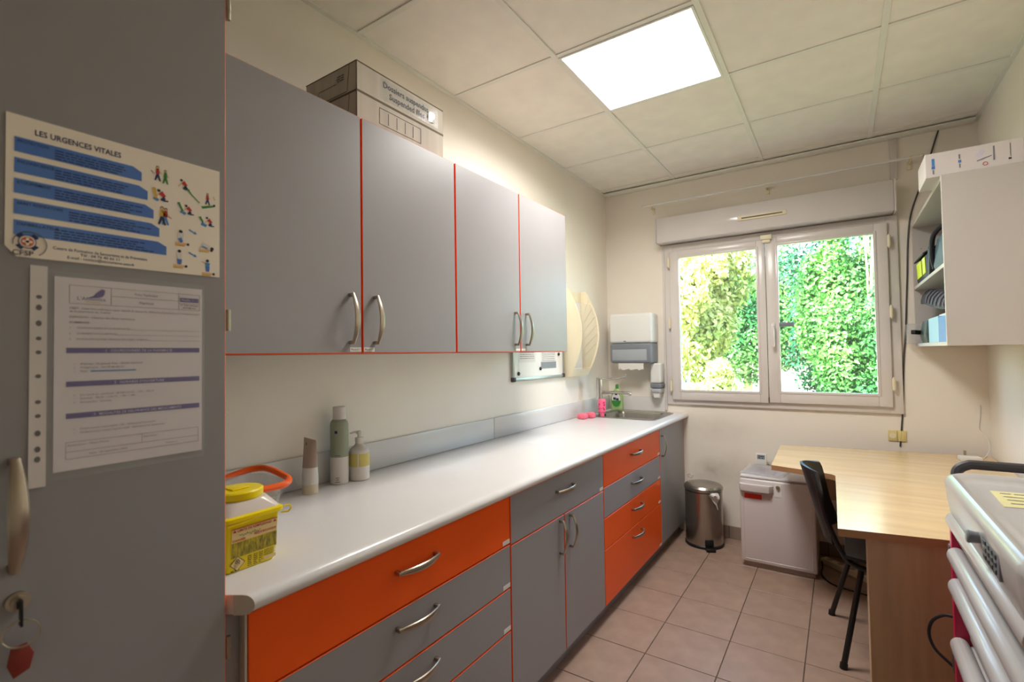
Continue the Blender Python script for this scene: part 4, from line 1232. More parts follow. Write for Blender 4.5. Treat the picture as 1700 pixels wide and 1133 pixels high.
for yy, zz in ((0.418, 1.596), (0.418, 1.553)):
    mb = MB()
    mb.poly([(P1, yy, zz + 0.0015), (P1, yy + 0.009, zz - 0.003), (P1, yy + 0.0082, zz - 0.0052), (P1, yy - 0.0008, zz - 0.001)])
    mb.poly([(P1, yy + 0.0075, zz - 0.0068), (P1, yy + 0.0135, zz - 0.0062), (P1, yy + 0.0098, zz - 0.0012)])
    finish('printed_arrow', mb, SKYP, po)

# ------------------------------------------------------------------ document in a plastic sleeve
DX = 0.6008
ds = thing('document_sleeve', 'typed A4 document in a punched clear sleeve on the tall cupboard door', 'document', (DX, 0.325, 1.168))
finish('sheet', MB().box(DX, 0.2305, 1.183, DX + 0.0005, 0.4405, 1.486), mat('document_paper', (236, 226, 228), rough=0.6, var=0.01), ds)
D1 = DX + 0.0008
mb = MB().box(DX, 0.203, 1.165, DX + 0.0006, 0.2225, 1.4995)
stp = finish('punched_strip', mb, mat('sleeve_strip', (222, 214, 210), rough=0.3), ds)
for zz in (1.452, 1.436, 1.412, 1.389, 1.368, 1.332, 1.293, 1.272, 1.246, 1.222, 1.207):
    h_ = 0.0045 if (int(zz * 1000) % 3) else 0.003
    mb = MB()
    mb.poly([(DX + 0.0009, 0.213 + 0.0034 * math.cos(2 * PI * k / 14), zz + h_ * math.sin(2 * PI * k / 14)) for k in range(14)])
    finish('punch_hole', mb, mat('hole_grey', (112, 106, 104), rough=0.6), stp)  # grey discs stand for the door seen through the holes
YL, YRR = 0.246, 0.436
def dt(body, h, y, z, width=None, align='LEFT', m_=INK, bold=0.0):
    return text(ds, body, h, m_, (D1 + (0.0005 if m_ is LILAC else 0), y, z), align=align, width=width, bold=bold)
mb = MB()
def hl(y0, y1, z, w=0.0005): mb.box(D1 - 0.0002, y0, z, D1, y1, z + w)
def vl(y, z0, z1, w=0.0005): mb.box(D1 - 0.0002, y, z0, D1, y + w, z1)
hl(YL + 0.002, YRR, 1.474); hl(YL + 0.002, YRR, 1.445); vl(YL + 0.002, 1.445, 1.474); vl(0.301, 1.445, 1.474); vl(0.401, 1.445, 1.474); vl(YRR, 1.445, 1.474); hl(0.301, 0.401, 1.4605); hl(0.401, YRR, 1.4565)
for k, (zz, yy) in enumerate(((1.4055, 0.327), (1.3965, 0.309), (1.3875, 0.353))): hl(yy, YRR, zz, 0.0004)
hl(YL - 0.001, YRR - 0.002, 1.2265); hl(YL - 0.001, YRR - 0.002, 1.2005); hl(YL - 0.001, YRR - 0.002, 1.2115); vl(YL - 0.001, 1.2005, 1.2265); vl(0.345, 1.2115, 1.2265); vl(YRR - 0.002, 1.2005, 1.2265)
finish('table_lines', mb, GINK, ds)
dt('Fiche Technique', 0.0040, 0.351, 1.465, 0.034, 'CENTER', GINK); dt('Pharmacie', 0.0040, 0.351, 1.4510, 0.021, 'CENTER', GINK)
pg = finish('purple_bar', MB().box(D1 - 0.0002, 0.403, 1.4595, D1, 0.4345, 1.4675), PURP, ds)
dt('PAGES : 1 / 1', 0.0036, 0.4188, 1.4615, 0.026, 'CENTER', LILAC, 0.01)
dt('N° Fiche technique', 0.0032, 0.4188, 1.4525, 0.029, 'CENTER', INK, 0.01); dt('05.FS.Med.0.a', 0.0032, 0.4188, 1.4475, 0.022, 'CENTER', INK, 0.01)
# logo: bird over a script word
mb = MB()
mb.poly([(D1, 0.273 + a * 0.020, 1.4555 + b * 0.016) for a, b in ((-0.25, -0.05), (0.25, 0.22), (0.42, 0.55), (0.6, 0.75), (0.72, 0.92), (0.85, 0.98), (0.96, 0.9), (1.04, 0.8), (0.97, 0.72), (0.98, 0.5), (0.85, 0.22), (0.6, 0.06), (0.3, 0.04))])
finish('bird_logo', mb, PURP, ds)
dt("L'Alouette", 0.0055, 0.2755, 1.4515, 0.036, 'CENTER', PURP); dt('Pharmacie', 0.0025, 0.2775, 1.4478, 0.018, 'CENTER', YELP)
dt('OBJET : Cette fiche technique a pour objectif de donner les différentes informations sur le fonctionnement', 0.0030, YL + 0.002, 1.4365, 0.187)
dt('de la pharmacie du Centre', 0.0030, YL + 0.002, 1.4315, 0.052)
dt('DIFFUSION : Classeur des fiches techniques', 0.0030, YL + 0.002, 1.4225, 0.086)
dt('SOMMAIRE :', 0.0030, YL + 0.002, 1.4140, 0.027, bold=0.01)
for k, (a, w) in enumerate((('COORDONNEES DE LA PHARMACIE', 0.070), ("HORAIRES D'OUVERTURE", 0.052), ('MODALITES DE DELIVRANCE DES MEDICAMENTS', 0.096))):
    zz = 1.4055 - 0.009 * k
    dt(str(k + 1), 0.0028, YL + 0.002, zz, None, m_=GINK); dt(a, 0.0028, YL + 0.011, zz, w, m_=GINK)
for zz, body, w in ((1.3665, '1   COORDONNEES DE LA PHARMACIE', 0.096), (1.3135, "2   HORAIRES D'OUVERTURE", 0.072), (1.2635, '3   MODALITES DE DELIVRANCE DES MEDICAMENTS', 0.126)):
    finish('purple_bar', MB().box(D1 - 0.0002, YL - 0.001, zz, D1, YRR, zz + 0.0085), PURP, ds)
    dt(body, 0.0042, 0.342, zz + 0.0021, w, 'CENTER', LILAC, 0.01)
for zz, body, w, m_ in ((1.3480, 'Adresse : 22 grande Rue - 69520 GRIGNY', 0.084, INK), (1.3420, 'Téléphone : 04.78.86.84.91', 0.057, INK), (1.3360, 'Mail :', 0.010, INK),
                        (1.2985, 'Du lundi au vendredi : 8h30/12h15 - 14h / 19h15', 0.100, GINK), (1.2930, 'Samedi : 8h30 / 12h15 - 14h / 18h', 0.073, GINK), (1.2870, 'Dimanche : fermée', 0.040, GINK),
                        (1.2450, 'Ordonnance reçue avant 12h : délivrance la journée', 0.103, GINK), (1.2390, "Ordonnance reçue l'après-midi : délivrance le lendemain", 0.117, GINK)):
    dt('>', 0.0026, YL + 0.008, zz, None, m_=GINK); dt(body, 0.0030, YL + 0.016, zz, w, m_=m_)
finish('mail_line', MB().box(D1 - 0.0002, YL + 0.029, 1.3362, D1, YL + 0.09, 1.3385), SKYP, ds)
dt('Rédacteur : Mme Marie', 0.0028, YL + 0.001, 1.2205, 0.052, m_=GINK); dt('Approbateur :', 0.0028, 0.347, 1.2205, 0.022, m_=GINK)
dt('Date : 20 septembre 2022', 0.0028, YL + 0.028, 1.2045, 0.050, m_=GINK); dt('Version : a', 0.0028, 0.381, 1.2045, 0.018, m_=GINK)
finish('sleeve_film', MB().box(D1 + 0.0012, 0.2225, 1.172, D1 + 0.0015, 0.444, 1.494), SLEEVE, ds)

# ------------------------------------------------------------------ bin, fridge
bx, by = 0.775, 3.635
bn = thing('pedal_bin', 'stainless steel pedal bin in the corner next to the sink unit', 'bin', (bx, by, 0))
finish('body', MB().lathe(bx, by, [(0.124, 0.021), (0.124, 0.375), (0.120, 0.378)], n=40), STEEL, bn)
finish('base', MB().lathe(bx, by, [(0.126, 0.0), (0.129, 0.004), (0.129, 0.016), (0.124, 0.0205)], n=40), BLACK, bn)
finish('lid', MB().lathe(bx, by, [(0.127, 0.382), (0.129, 0.386), (0.129, 0.402), (0.118, 0.415), (0.085, 0.424), (0.04, 0.428), (0.002, 0.429)], n=40), STEEL, bn)
pdv = Vector((0.45, -0.89, 0)).normalized(); pds = Vector((0.89, 0.45, 0)).normalized()
c0 = Vector((bx, by, 0))
finish('pedal', MB().obox(c0 + pdv * 0.150 + Vector((0, 0, 0.012)), pds, pdv, (0, 0, 1), 0.030, 0.024, 0.008, r=0.004).obox(c0 + pdv * 0.122 + Vector((0, 0, 0.045)), pds, pdv, (0, 0, 1), 0.028, 0.008, 0.022, r=0.004), BLACK, bn)
finish('lid_loop', MB().tube([(bx - 0.10 + 0.02 * math.sin(a), by + 0.05, 0.43 + 0.03 * math.sin(a * 0.5)) for a in [PI * k / 8 for k in range(0, 16)]], 0.0022, n=6), NICKEL, bn)
rnd = random.Random(6)
rows = []
for i in range(7):
    row = []
    for k in range(7):
        a = math.atan2(pdv.y, pdv.x) + 0.05 + 0.42 * k / 6
        rr = 0.133 + 0.014 * rnd.random() + 0.012 * math.sin(i * 1.1)
        row.append((bx + rr * math.cos(a), by + rr * math.sin(a), 0.380 - (0.010 + 0.008 * k) * i / 3 + 0.008 * rnd.random()))
    rows.append(row)
finish('liner', MB().grid(rows, thick=0.002), PAPER, bn)

fr = thing('fridge', 'small white table-height fridge half under the desk', 'fridge', (1.255, 3.58, 0))
F0, F1, FY0 = 1.052, 1.462, 3.385
finish('body', MB().box(F0 + 0.004, FY0 + 0.052, 0.03, F1 - 0.004, 3.795, 0.548, r=0.008), FRIDGE, fr)
finish('base', MB().box(F0 + 0.012, FY0 + 0.02, 0.0, F1 - 0.012, 3.78, 0.0295, r=0.004), mat('fridge_foot', (176, 160, 150), rough=0.5), fr)
finish('top', MB().box(F0, FY0 + 0.02, 0.5485, F1, 3.797, 0.562, r=0.005), FRIDGE, fr)
dr = finish('door', MB().box(F0, FY0, 0.031, F1, FY0 + 0.05, 0.546, r=0.010, seg=3), FRIDGE, fr)
mb = MB()
for b in ((F0 + 0.02, 0.05, F1 - 0.02, 0.054), (F0 + 0.02, 0.05, F0 + 0.024, 0.44), (F1 - 0.024, 0.05, F1 - 0.02, 0.525)):
    mb.box(b[0], FY0 - 0.0015, b[1], b[2], FY0 + 0.002, b[3], r=0.0008, seg=1)
finish('moulding', mb, FRIDGE, dr)
finish('handle', MB().prism([(F0 - 0.001, FY0 - 0.006), (F0 + 0.01, FY0 - 0.03), (F0 + 0.08, FY0 - 0.036), (F0 + 0.17, FY0 - 0.03), (F0 + 0.19, FY0 - 0.004), (F0 + 0.19, FY0 - 0.0006), (F0 - 0.001, FY0 - 0.0006)], 'z', 0.478, 0.520, r=0.004), FRIDGE, dr)
finish('lock_plate', MB().box(F0 + 0.195, FY0 - 0.0016, 0.455, F0 + 0.235, FY0 - 0.0004, 0.532, r=0.0005, seg=1), WHITE, dr)
finish('lock', MB().cyl((F0 + 0.215, FY0 - 0.0016, 0.515), (F0 + 0.215, FY0 - 0.010, 0.515), 0.011, n=18).box(F0 + 0.213, FY0 - 0.016, 0.508, F0 + 0.217, FY0 - 0.010, 0.522), NICKEL, dr)
rs = finish('red_label', MB().box(F0 + 0.028, FY0 - 0.0016, 0.428, F0 + 0.125, FY0 - 0.0004, 0.458, r=0.0005, seg=1), mat('red_sticker', (226, 30, 14), rough=0.4), dr)
mb = MB()
for b in ((F0 + 0.034, 0.433, F0 + 0.119, 0.4342), (F0 + 0.034, 0.452, F0 + 0.119, 0.4532)):
    mb.box(b[0], FY0 - 0.0020, b[1], b[2], FY0 - 0.0016, b[3])
finish('label_line', mb, REDP, rs)

# papers and thermometer on the fridge
shp = thing('plastic_wallet', 'clear plastic wallet with papers lying on the small fridge', 'document', (1.17, 3.6, 0.5625))
finish('papers', MB().prism([(1.062, 3.50), (1.268, 3.455), (1.31, 3.70), (1.10, 3.745)], 'z', 0.5625, 0.5645), mat('printed_paper_lilac', (214, 206, 220), rough=0.5), shp)
finish('wallet', MB().prism([(1.038, 3.462), (1.285, 3.41), (1.335, 3.715), (1.085, 3.765)], 'z', 0.5648, 0.5662), CLEARP, shp)
mb = MB(); rnd = random.Random(2)
for k in range(8):
    a = Vector((1.08 + 0.004 * k, 3.525 + 0.02 * k, 0.5665))
    words(mb, a, (0.977, -0.213, 0), (0.17, 0.985, 0), 0.16, 0.006, rnd)
finish('print', mb, mat('pink_grey_ink', (186, 150, 162)), shp)
th = thing('thermometer', 'small white square thermometer display standing on the fridge', 'thermometer', (1.135, 3.775, 0.567))
finish('case', MB().box(1.098, 3.762, 0.5625, 1.166, 3.778, 0.640, r=0.004), WHITE, th)
finish('screen', MB().box(1.108, 3.7605, 0.602, 1.156, 3.7625, 0.632, r=0.0006, seg=1), mat('lcd', (150, 156, 158), rough=0.2), th)
mb = MB()
for k, (w_, z_) in enumerate(((0.036, 0.620), (0.032, 0.608))):
    words(mb, (1.114, 3.7603, z_), (1, 0, 0), (0, 0, 1), w_, 0.009, random.Random(k))
finish('digits', mb, INK, th)
solo('probe', MB().tube([(1.172, 3.770, 0.5675), (1.20, 3.745, 0.570), (1.225, 3.728, 0.572), (1.25, 3.722, 0.572)], [0.002, 0.002, 0.006, 0.005], n=8), BLACK, 'black sensor probe beside the thermometer on the fridge', 'probe')

# ------------------------------------------------------------------ desk
dk = thing('desk', 'L-shaped maple desk in the right corner under the window', 'desk', (1.9, 2.95, 0))
inner = []
cxx, cyy, rr = 1.525, 2.822, 0.048
poly = [(1.268, 3.60), (1.283, 2.945), (1.40, 2.918), (1.48, 2.893)]
for k in range(7):
    a = math.radians(78 - 76 * k / 6)
    poly.append((1.525 + 0.045 * math.cos(a), 2.836 + 0.045 * math.sin(a)))
poly += [(1.576, 2.45), (1.582, 2.018), (1.87, 2.074), (2.288, 2.155), (2.288, 3.775), (1.8, 3.69)]
mb = MB().prism(poly, 'z', 0.714, 0.740, edge=('z', 1))
finish('desktop', mb, [WOOD, WOODE], dk)
n_ = Vector((0.982, 0.19, 0)); q_ = Vector((-0.19, 0.982, 0))
A = Vector((1.662, 2.055, 0)); B = Vector((2.27, 2.173, 0))
mid = (A + B) / 2
finish('end_panel', MB().obox(mid + Vector((0, 0, 0.3565)), n_, q_, (0, 0, 1), (B - A).length / 2, 0.011, 0.3565), WOODP, dk)
finish('back_panel', MB().box(2.26, 2.30, 0.25, 2.28, 3.68, 0.7135), WOODP, dk)
finish('side_panel', MB().box(1.95, 3.50, 0.0, 1.972, 3.68, 0.7135), WOODP, dk)
finish('modesty_panel', MB().box(1.5, 3.70, 0.40, 2.258, 3.715, 0.66), WOODP, dk)
ad = thing('power_adapter', 'small white adapter box on the back of the desk', 'adapter', (2.17, 3.56, 0.74))
finish('box', MB().obox((2.17, 3.575, 0.7525), (0.98, 0.17, 0), (-0.17, 0.98, 0), (0, 0, 1), 0.045, 0.028, 0.012, r=0.004), WHITE, ad)
finish('plug', MB().cyl((2.155, 3.60, 0.764), (2.155, 3.60, 0.79), 0.006, n=10), NICKEL, ad)

# cords and socket on the window wall
def smooth_path(pts, n=6):
    P = [Vector(p) for p in pts]; out = []
    for i in range(len(P) - 1):
        p0, p1, p2, p3 = P[max(i - 1, 0)], P[i], P[i + 1], P[min(i + 2, len(P) - 1)]
        for k in range(n):
            t = k / n
            out.append(0.5 * ((2 * p1) + (p2 - p0) * t + (2 * p0 - 5 * p1 + 4 * p2 - p3) * t * t + (3 * p1 - p0 - 3 * p2 + p3) * t ** 3))
    out.append(P[-1])
    return out
yc = YW - 0.005
solo('hanging_cable', MB().tube(smooth_path([(2.126, yc, H - 0.014), (2.05, yc, 2.38), (1.978, yc, 2.13), (1.955, yc, 1.75), (1.94, yc, 1.45), (1.926, yc, 1.27), (1.915, yc, 1.0), (1.895, yc, 0.75)]), 0.0042, n=8), DGREY, 'dark cord running down the window wall from the ceiling to the desk', 'cord')
wo = thing('wall_socket', 'yellowed double wall socket below the window behind the cord', 'socket', (1.88, YW, 0.782))
finish('plate', MB().box(1.838, YW - 0.009, 0.782, 1.882, YW, 0.848, r=0.003).box(1.884, YW - 0.009, 0.782, 1.926, YW - 0.0001, 0.848, r=0.003), mat('yellowed_plastic', (226, 208, 140), rough=0.4), wo)
o_ = finish('socket_well', MB().tube([(1.86, YW - 0.0092, 0.815), (1.86, YW - 0.0105, 0.815)], 0.017, n=20), CREAM, wo)
wc = smooth_path([(2.262, yc, 1.02), (2.258, yc, 0.95), (2.252, yc, 0.89), (2.27, yc, 0.865), (2.289, yc - 0.01, 0.82), (2.288, yc - 0.03, 0.775), (2.272, 3.77, 0.746), (2.24, 3.66, 0.7445), (2.21, 3.60, 0.748)])
solo('charging_cable', MB().tube(wc, 0.002, n=6), WHITE, 'thin white cord hanging on the wall right of the desk', 'cord')
ps = thing('power_strip', 'beige power strip lying on the floor under the desk', 'power strip', (1.62, 3.55, 0))
finish('case', MB().obox((1.60, 3.60, 0.0185), (0.80, -0.60, 0), (0.60, 0.80, 0), (0, 0, 1), 0.15, 0.025, 0.018, r=0.005), CREAM, ps)
for k in range(4):
    c_ = Vector((1.60, 3.60, 0.037)) + Vector((0.80, -0.60, 0)) * (-0.105 + 0.07 * k)
    finish('outlet', MB().cyl(c_, c_ + Vector((0, 0, 0.0015)), 0.018, n=16), mat('outlet_face', (176, 164, 140)), ps)
solo('floor_cable', MB().tube(smooth_path([(1.47, 3.69, 0.02), (1.478, 3.60, 0.006), (1.478, 3.48, 0.006), (1.53, 3.37, 0.006), (1.64, 3.33, 0.006), (1.80, 3.30, 0.006), (1.95, 3.36, 0.006)]), 0.0045, n=8), BLACK, 'black cable looped on the floor beside the fridge', 'cord')

# ------------------------------------------------------------------ chair
ch = thing('visitor_chair', 'black visitor chair with curved back tucked under the desk', 'chair', (1.72, 2.73, 0))
CY0, CY1 = 2.545, 2.865
rows = []
for i in range(9):
    u = i / 8
    z = 0.505 + 0.315 * u
    half = 0.5 * (CY1 - CY0) * (1.0 if u < 0.75 else 1.0 - 0.22 * ((u - 0.75) / 0.25) ** 2)
    row = []
    for k in range(11):
        v = -1 + 2 * k / 10
        x = 1.555 - 0.055 * u - 0.070 * (1 - v * v) * (0.55 + 0.45 * u)
        row.append((x, (CY0 + CY1) / 2 + v * half, z - 0.012 * v * v * (1 if i == 8 else 0)))
    rows.append(row)
finish('backrest', MB().grid(rows, thick=0.012), BLACK, ch)
for s_ in (-1, 1):
    mb = MB()
    yy = (CY0 + CY1) / 2 + s_ * (CY1 - CY0) / 2
    mb.tube(smooth_path([(1.495, yy - s_ * 0.03, 0.80), (1.512, yy, 0.73), (1.535, yy + s_ * 0.008, 0.62), (1.58, yy + s_ * 0.01, 0.50), (1.63, yy + s_ * 0.012, 0.44), (1.75, yy + s_ * 0.012, 0.425), (1.95, yy + s_ * 0.012, 0.43)]), 0.011, n=10)
    finish('side_rail', mb, BLACKM, ch)
rows = []
for i in range(8):
    u = i / 7
    row = []
    for k in range(9):
        v = -1 + 2 * k / 8
        row.append((1.60 + 0.40 * u, (CY0 + CY1) / 2 + v * 0.185, 0.462 - 0.012 * (1 - v * v) + 0.018 * (1 - u) ** 3 - 0.02 * max(0, u - 0.75)))
    rows.append(row)
finish('seat', MB().grid(rows, thick=0.014), BLACK, ch)
for foot, topp in (((1.580, 2.520, 0.001), (1.655, 2.540, 0.425)), ((1.532, 2.995, 0.001), (1.64, 2.885, 0.425)), ((2.02, 2.505, 0.001), (1.93, 2.54, 0.425)), ((2.02, 2.985, 0.001), (1.93, 2.885, 0.425))):
    lg = finish('leg', MB().tube([foot, topp], 0.0115, n=10), BLACKM, ch)
    f_ = Vector(foot)
    finish('foot', MB().cyl((f_.x, f_.y, 0.0), (f_.x + 0.003, f_.y, 0.022), 0.0145, n=12), BLACK, lg)

# ------------------------------------------------------------------ wall shelf unit on the right
CX, CYN, CYF, CZ0, CZ1 = 1.985, 2.765, 3.815, 1.362, 2.098
ws = thing('shelf_unit', 'white open shelf unit mounted on the right wall above the desk', 'shelf', (2.14, 3.29, CZ0))
SHW = mat('white_shelf_laminate', (198, 191, 185), rough=0.4, var=0.01)
finish('side_panel', MB().box(CX, CYN, CZ0, XR - 0.001, CYN + 0.018, CZ1, r=0.001, seg=1), SHW, ws)
finish('side_panel', MB().box(CX, CYF - 0.018, CZ0, XR - 0.001, CYF, CZ1, r=0.001, seg=1), SHW, ws)
for nm, z in (('bottom_panel', CZ0), ('shelf', 1.703), ('top_panel', CZ1 - 0.018)):
    finish(nm, MB().box(CX + 0.001, CYN + 0.0182, z, XR - 0.001, CYF - 0.0182, z + 0.018, r=0.001, seg=1), SHW, ws)
mb = MB()
for zz in (1.80, 1.85, 1.90, 1.95):
    mb.tube([(CX + 0.04, CYF - 0.0185, zz), (CX + 0.04, CYF - 0.0178, zz)], 0.003, n=8)
finish('peg_hole', mb, MGREY, ws)
# carton on top
bc = thing('white_carton', 'white carton with blue logos lying on top of the shelf unit', 'box', (2.1, 2.87, CZ1))
finish('carton', MB().box(1.938, 2.79, CZ1 + 0.0005, 2.245, 3.02, CZ1 + 0.106, r=0.0015, seg=1), mat('white_carton_board', (222, 214, 212), rough=0.5, var=0.01), bc)
yy = 2.7893
mb = MB()
for x0, z0, x1, z1, mi in ((1.960, 2.148, 1.969, 2.180, 1), (1.959, 2.134, 1.970, 2.147, 0), (1.962, 2.112, 1.967, 2.131, 2), (2.048, 2.160, 2.053, 2.180, 2), (2.046, 2.144, 2.056, 2.155, 0), (2.049, 2.122, 2.053, 2.140, 2), (2.155, 2.13, 2.160, 2.19, 2), (2.205, 2.135, 2.208, 2.19, 2), (2.20, 2.123, 2.209, 2.131, 3)):
    mb.poly([(x0, yy, z0), (x1, yy, z0), (x1, yy, z1), (x0, yy, z1)], mi)
mb.poly([(2.10, yy, 2.16), (2.118, yy, 2.185), (2.13, yy, 2.175), (2.115, yy, 2.15)], 4)
mb.poly([(2.105, yy, 2.135), (2.15, yy, 2.150), (2.152, yy, 2.154), (2.104, yy, 2.140)], 2)
mb.tube([(2.130 + 0.007 * math.cos(a), yy, 2.122 + 0.007 * math.sin(a)) for a in [2 * PI * k / 12 for k in range(12)]], 0.001, n=4, closed=True, mi=5)
finish('print', mb, [BLUEP, SKYP, MGREY, DGREY, LILAC, REDP], bc)
solo('plastic_bag', MB().box(2.0, 3.1, CZ1 + 0.0005, 2.12, 3.32, CZ1 + 0.03, r=0.012), CLEARP, 'flat clear plastic packet behind the white carton on the shelf unit', 'packet')

# things on the upper shelf
ZS = 1.7215
bg = thing('black_pouch', 'black nylon pouch with two neon yellow patches on the upper shelf', 'bag', (2.07, 3.53, ZS))
finish('pouch', MB().prism([(1.995, ZS), (2.16, ZS), (2.17, ZS + 0.12), (2.05, ZS + 0.165), (1.992, ZS + 0.13)], 'y', 3.33, 3.74, r=0.02), BAGB, bg)
for y0, y1 in ((3.50, 3.68), (3.36, 3.46)):
    finish('yellow_patch', MB().prism([(1.9905, ZS + 0.03), (1.994, ZS + 0.03), (1.991, ZS + 0.115), (1.9875, ZS + 0.115)], 'y', y0, y1, r=0.001), NEON, bg)
finish('flap', MB().prism([(1.985, ZS + 0.128), (2.05, ZS + 0.172), (2.05, ZS + 0.178), (1.980, ZS + 0.135)], 'y', 3.345, 3.725, r=0.002), BAGB, bg)
sb2 = thing('blue_bag', 'blue-grey nylon bag with black strap on the upper shelf', 'bag', (2.12, 3.08, ZS))
finish('bag', MB().loft([(2.02, 2.93, 2.24, 3.26, 0.04, ZS), (2.005, 2.92, 2.25, 3.27, 0.05, ZS + 0.04), (2.02, 2.94, 2.24, 3.25, 0.05, ZS + 0.17), (2.05, 2.98, 2.2, 3.2, 0.04, ZS + 0.21)]), BAGBL, sb2)
finish('strap', MB().tube(smooth_path([(2.012, 3.22, ZS + 0.03), (2.0, 3.2, ZS + 0.1), (2.005, 3.17, ZS + 0.19), (2.05, 3.12, ZS + 0.235), (2.10, 3.05, ZS + 0.225)]), 0.011, n=8), BAGB, sb2)
solo('black_case', MB().prism([(1.995, ZS + 0.0), (2.02, ZS), (2.02, ZS + 0.16), (1.998, ZS + 0.16)], 'y', 3.275, 3.322, r=0.006), BAGB, 'thin black case standing between the two bags on the shelf', 'case')
# lower shelf
ZL = CZ0 + 0.0185
bb = thing('glove_box', 'blue cardboard glove box on the lower shelf', 'box', (2.06, 2.98, ZL))
finish('carton', MB().box(1.997, 2.80, ZL, 2.12, 3.065, ZL + 0.118, r=0.001, seg=1), BLUEB, bb)
finish('pale_end', MB().box(1.9965, 3.0655, ZL, 2.12, 3.37, ZL + 0.125, r=0.001, seg=1), PALEB, bb)
finish('opening', MB().box(2.03, 3.12, ZL + 0.1252, 2.09, 3.30, ZL + 0.142, r=0.004), PAPER, bb)
pc = thing('olive_pouch', 'dark olive pouch with strap at the end of the lower shelf', 'bag', (2.03, 3.5, ZL))
finish('pouch', MB().loft([(1.995, 3.40, 2.10, 3.62, 0.03, ZL), (1.985, 3.385, 2.11, 3.64, 0.035, ZL + 0.05), (1.995, 3.41, 2.09, 3.60, 0.03, ZL + 0.12)]), OLIVEB, pc)
finish('strap', MB().obox((1.968, 3.58, ZL + 0.062), (0.3, 0.95, 0.0), (-0.95, 0.3, 0), (0, 0, 1), 0.075, 0.010, 0.012, r=0.003), BAGB, pc)
sf = thing('foam_splint', 'charcoal padded splint with grey stripes leaning in the lower shelf', 'splint', (2.06, 3.4, ZL + 0.13))
pth = [Vector((2.05, 2.90, ZL + 0.180)), Vector((2.05, 3.10, ZL + 0.195)), Vector((2.045, 3.35, ZL + 0.222)), Vector((2.04, 3.55, ZL + 0.252)), Vector((2.035, 3.70, ZL + 0.266))]
WV = Vector((0.42, 0, 0.91)); NV = Vector((-0.91, 0, 0.42))
sp_ = smooth_path(pth, 5)
rows = [[p + WV * dx + NV * 0.012 * (1 - (dx / 0.04) ** 2) for dx in (-0.04, -0.025, 0, 0.025, 0.04)] for p in sp_]
finish('pad', MB().grid(rows, thick=0.014), FOAM, sf)
for k in range(2, 16, 2):
    p = sp_[k]; q = sp_[k + 1]
    d_ = (q - p).normalized()
    rows = [[p + d_ * e + WV * dx + NV * (0.012 * (1 - (dx / 0.04) ** 2) + 0.0165) for dx in (-0.036, -0.025, 0, 0.025, 0.036)] for e in (0, 0.016)]
    finish('stripe', MB().grid(rows, thick=0.004), FOAMS, sf)
solo('blue_glove_bag', MB().loft([(2.13, 2.95, 2.28, 3.3, 0.05, ZL), (2.125, 2.93, 2.285, 3.32, 0.06, ZL + 0.08), (2.15, 3.0, 2.27, 3.25, 0.05, ZL + 0.24)]), mat('blue_film', (110, 152, 180), rough=0.3, var=0.2), 'crumpled pale blue bag at the back of the lower shelf', 'bag')
solo('clear_box', MB().box(1.935, 3.69, ZL, 2.06, 3.79, ZL + 0.115, r=0.004), CLEARP, 'clear plastic box sticking out at the window end of the lower shelf', 'box')

# ------------------------------------------------------------------ medical trolley
tr = thing('medical_trolley', 'white medical drawer trolley with crimson frame against the right wall', 'trolley', (2.06, 1.52, 0))
TX0, TX1, TY0, TY1 = 1.848, 2.285, 1.10, 1.895
tl_ = []
for ins, z_, rr_ in ((0.012, 0.878, 0.06), (0.002, 0.892, 0.065), (-0.004, 0.93, 0.07), (-0.008, 0.972, 0.075), (-0.006, 0.984, 0.075), (0.0, 0.992, 0.072), (0.008, 0.996, 0.07), (0.016, 0.994, 0.066), (0.024, 0.986, 0.062), (0.034, 0.980, 0.058), (0.055, 0.978, 0.05)):
    tl_.append((TX0 + ins, TY0 + ins, TX1 - max(0, ins), TY1 - ins, rr_, z_))
finish('top_tray', MB().loft(tl_, n=10), TRAY, tr)
finish('body', MB().box(1.90, 1.14, 0.13, 2.275, 1.855, 0.877, r=0.004), TRAY, tr)
for yy in (1.856, 1.112):
    finish('post', MB().box(1.853, yy, 0.13, 1.9, yy + 0.027, 0.877, r=0.003), CRIM, tr)
    finish('side_panel', MB().box(1.9005, yy + 0.006, 0.13, 2.27, yy + 0.022, 0.876, r=0.003), CRIM, tr)
zs = [0.866, 0.766, 0.680, 0.516, 0.345, 0.15]
for k in range(5):
    zt, zb_ = zs[k], zs[k + 1]
    d_ = finish('drawer', MB().box(1.884, 1.142, zb_ + 0.022, 1.8995, 1.853, zt + 0.006, r=0.003), TRAY, tr)
    finish('pull_bar', MB().prism([(1.862 + 0.022 * math.cos(a) * (1.0 if math.cos(a) > 0 else 1.0), zt + 0.024 * math.sin(a)) for a in [2 * PI * q / 16 for q in range(16)]], 'y', 1.142, 1.853, r=0.006), TRAY, d_)
kp = finish('keypad', MB().box(1.8405, 1.27, 0.915, 1.85, 1.40, 0.965, r=0.002), MGREY, tr)
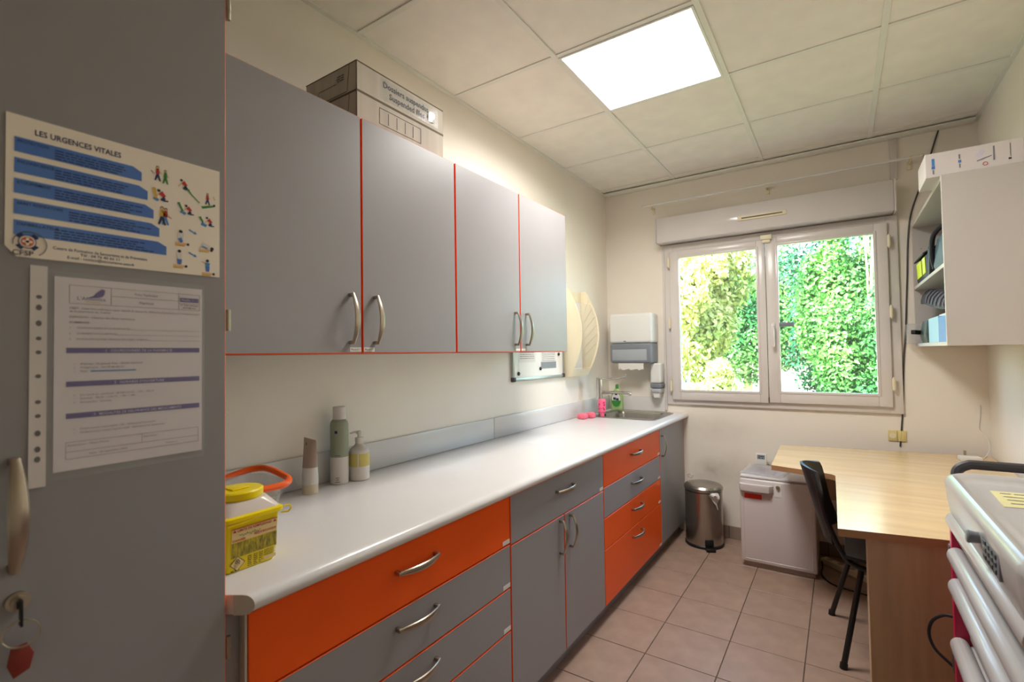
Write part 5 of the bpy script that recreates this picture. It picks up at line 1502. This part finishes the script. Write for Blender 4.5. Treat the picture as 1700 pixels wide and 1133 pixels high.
for i in range(4):
    for k in range(3):
        finish('key_button', MB().box(1.8385, 1.285 + 0.026 * i, 0.922 + 0.014 * k, 1.8408, 1.303 + 0.026 * i, 0.931 + 0.014 * k, r=0.0008, seg=1), DGREY, kp)
finish('lock_knob', MB().tube([(1.846, 1.435, 0.945), (1.836, 1.435, 0.945), (1.824, 1.435, 0.945), (1.821, 1.435, 0.945)], [0.012, 0.012, 0.014, 0.011], n=18), MGREY, tr)
finish('yellow_label', MB().prism([(1.92, 1.76), (2.05, 1.775), (2.05, 1.63), (1.915, 1.60)], 'z', 0.9785, 0.9792), mat('pale_yellow_label', (226, 218, 160), rough=0.5), tr)
mb = MB(); rnd = random.Random(8)
for k in range(4):
    words(mb, (1.935, 1.735 - 0.033 * k, 0.9797), (0.99, 0.1, 0), (-0.1, 0.99, 0), 0.10, 0.010, rnd)
finish('label_print', mb, GINK, tr)
finish('push_handle', MB().tube(smooth_path([(1.90, 1.89, 0.93), (1.888, 1.925, 0.95), (1.882, 1.94, 0.985), (1.905, 1.945, 1.006), (1.95, 1.945, 1.01), (2.2, 1.945, 1.01), (2.25, 1.94, 1.0), (2.265, 1.925, 0.96), (2.26, 1.89, 0.93)]), 0.014, n=10), DGREY, tr)
for zz in (0.735, 0.415):
    finish('bracket', MB().box(1.852, 1.884, zz, 1.876, 1.915, zz + 0.045, r=0.004), DGREY, tr)
finish('cable', MB().tube(smooth_path([(1.868, 1.905, 0.568), (1.84, 1.915, 0.566), (1.812, 1.92, 0.54), (1.803, 1.92, 0.50), (1.815, 1.92, 0.46), (1.845, 1.918, 0.43), (1.864, 1.905, 0.42)]), 0.0045, n=8), BLACK, tr)
for xx in (1.93, 2.23):
    for yy in (1.18, 1.82):
        c_ = finish('caster', MB().cyl((xx - 0.012, yy, 0.045), (xx + 0.012, yy, 0.045), 0.045, n=20), DGREY, tr)
        finish('fork', MB().box(xx - 0.018, yy - 0.018, 0.075, xx + 0.018, yy + 0.018, 0.131, r=0.004), MGREY, c_)
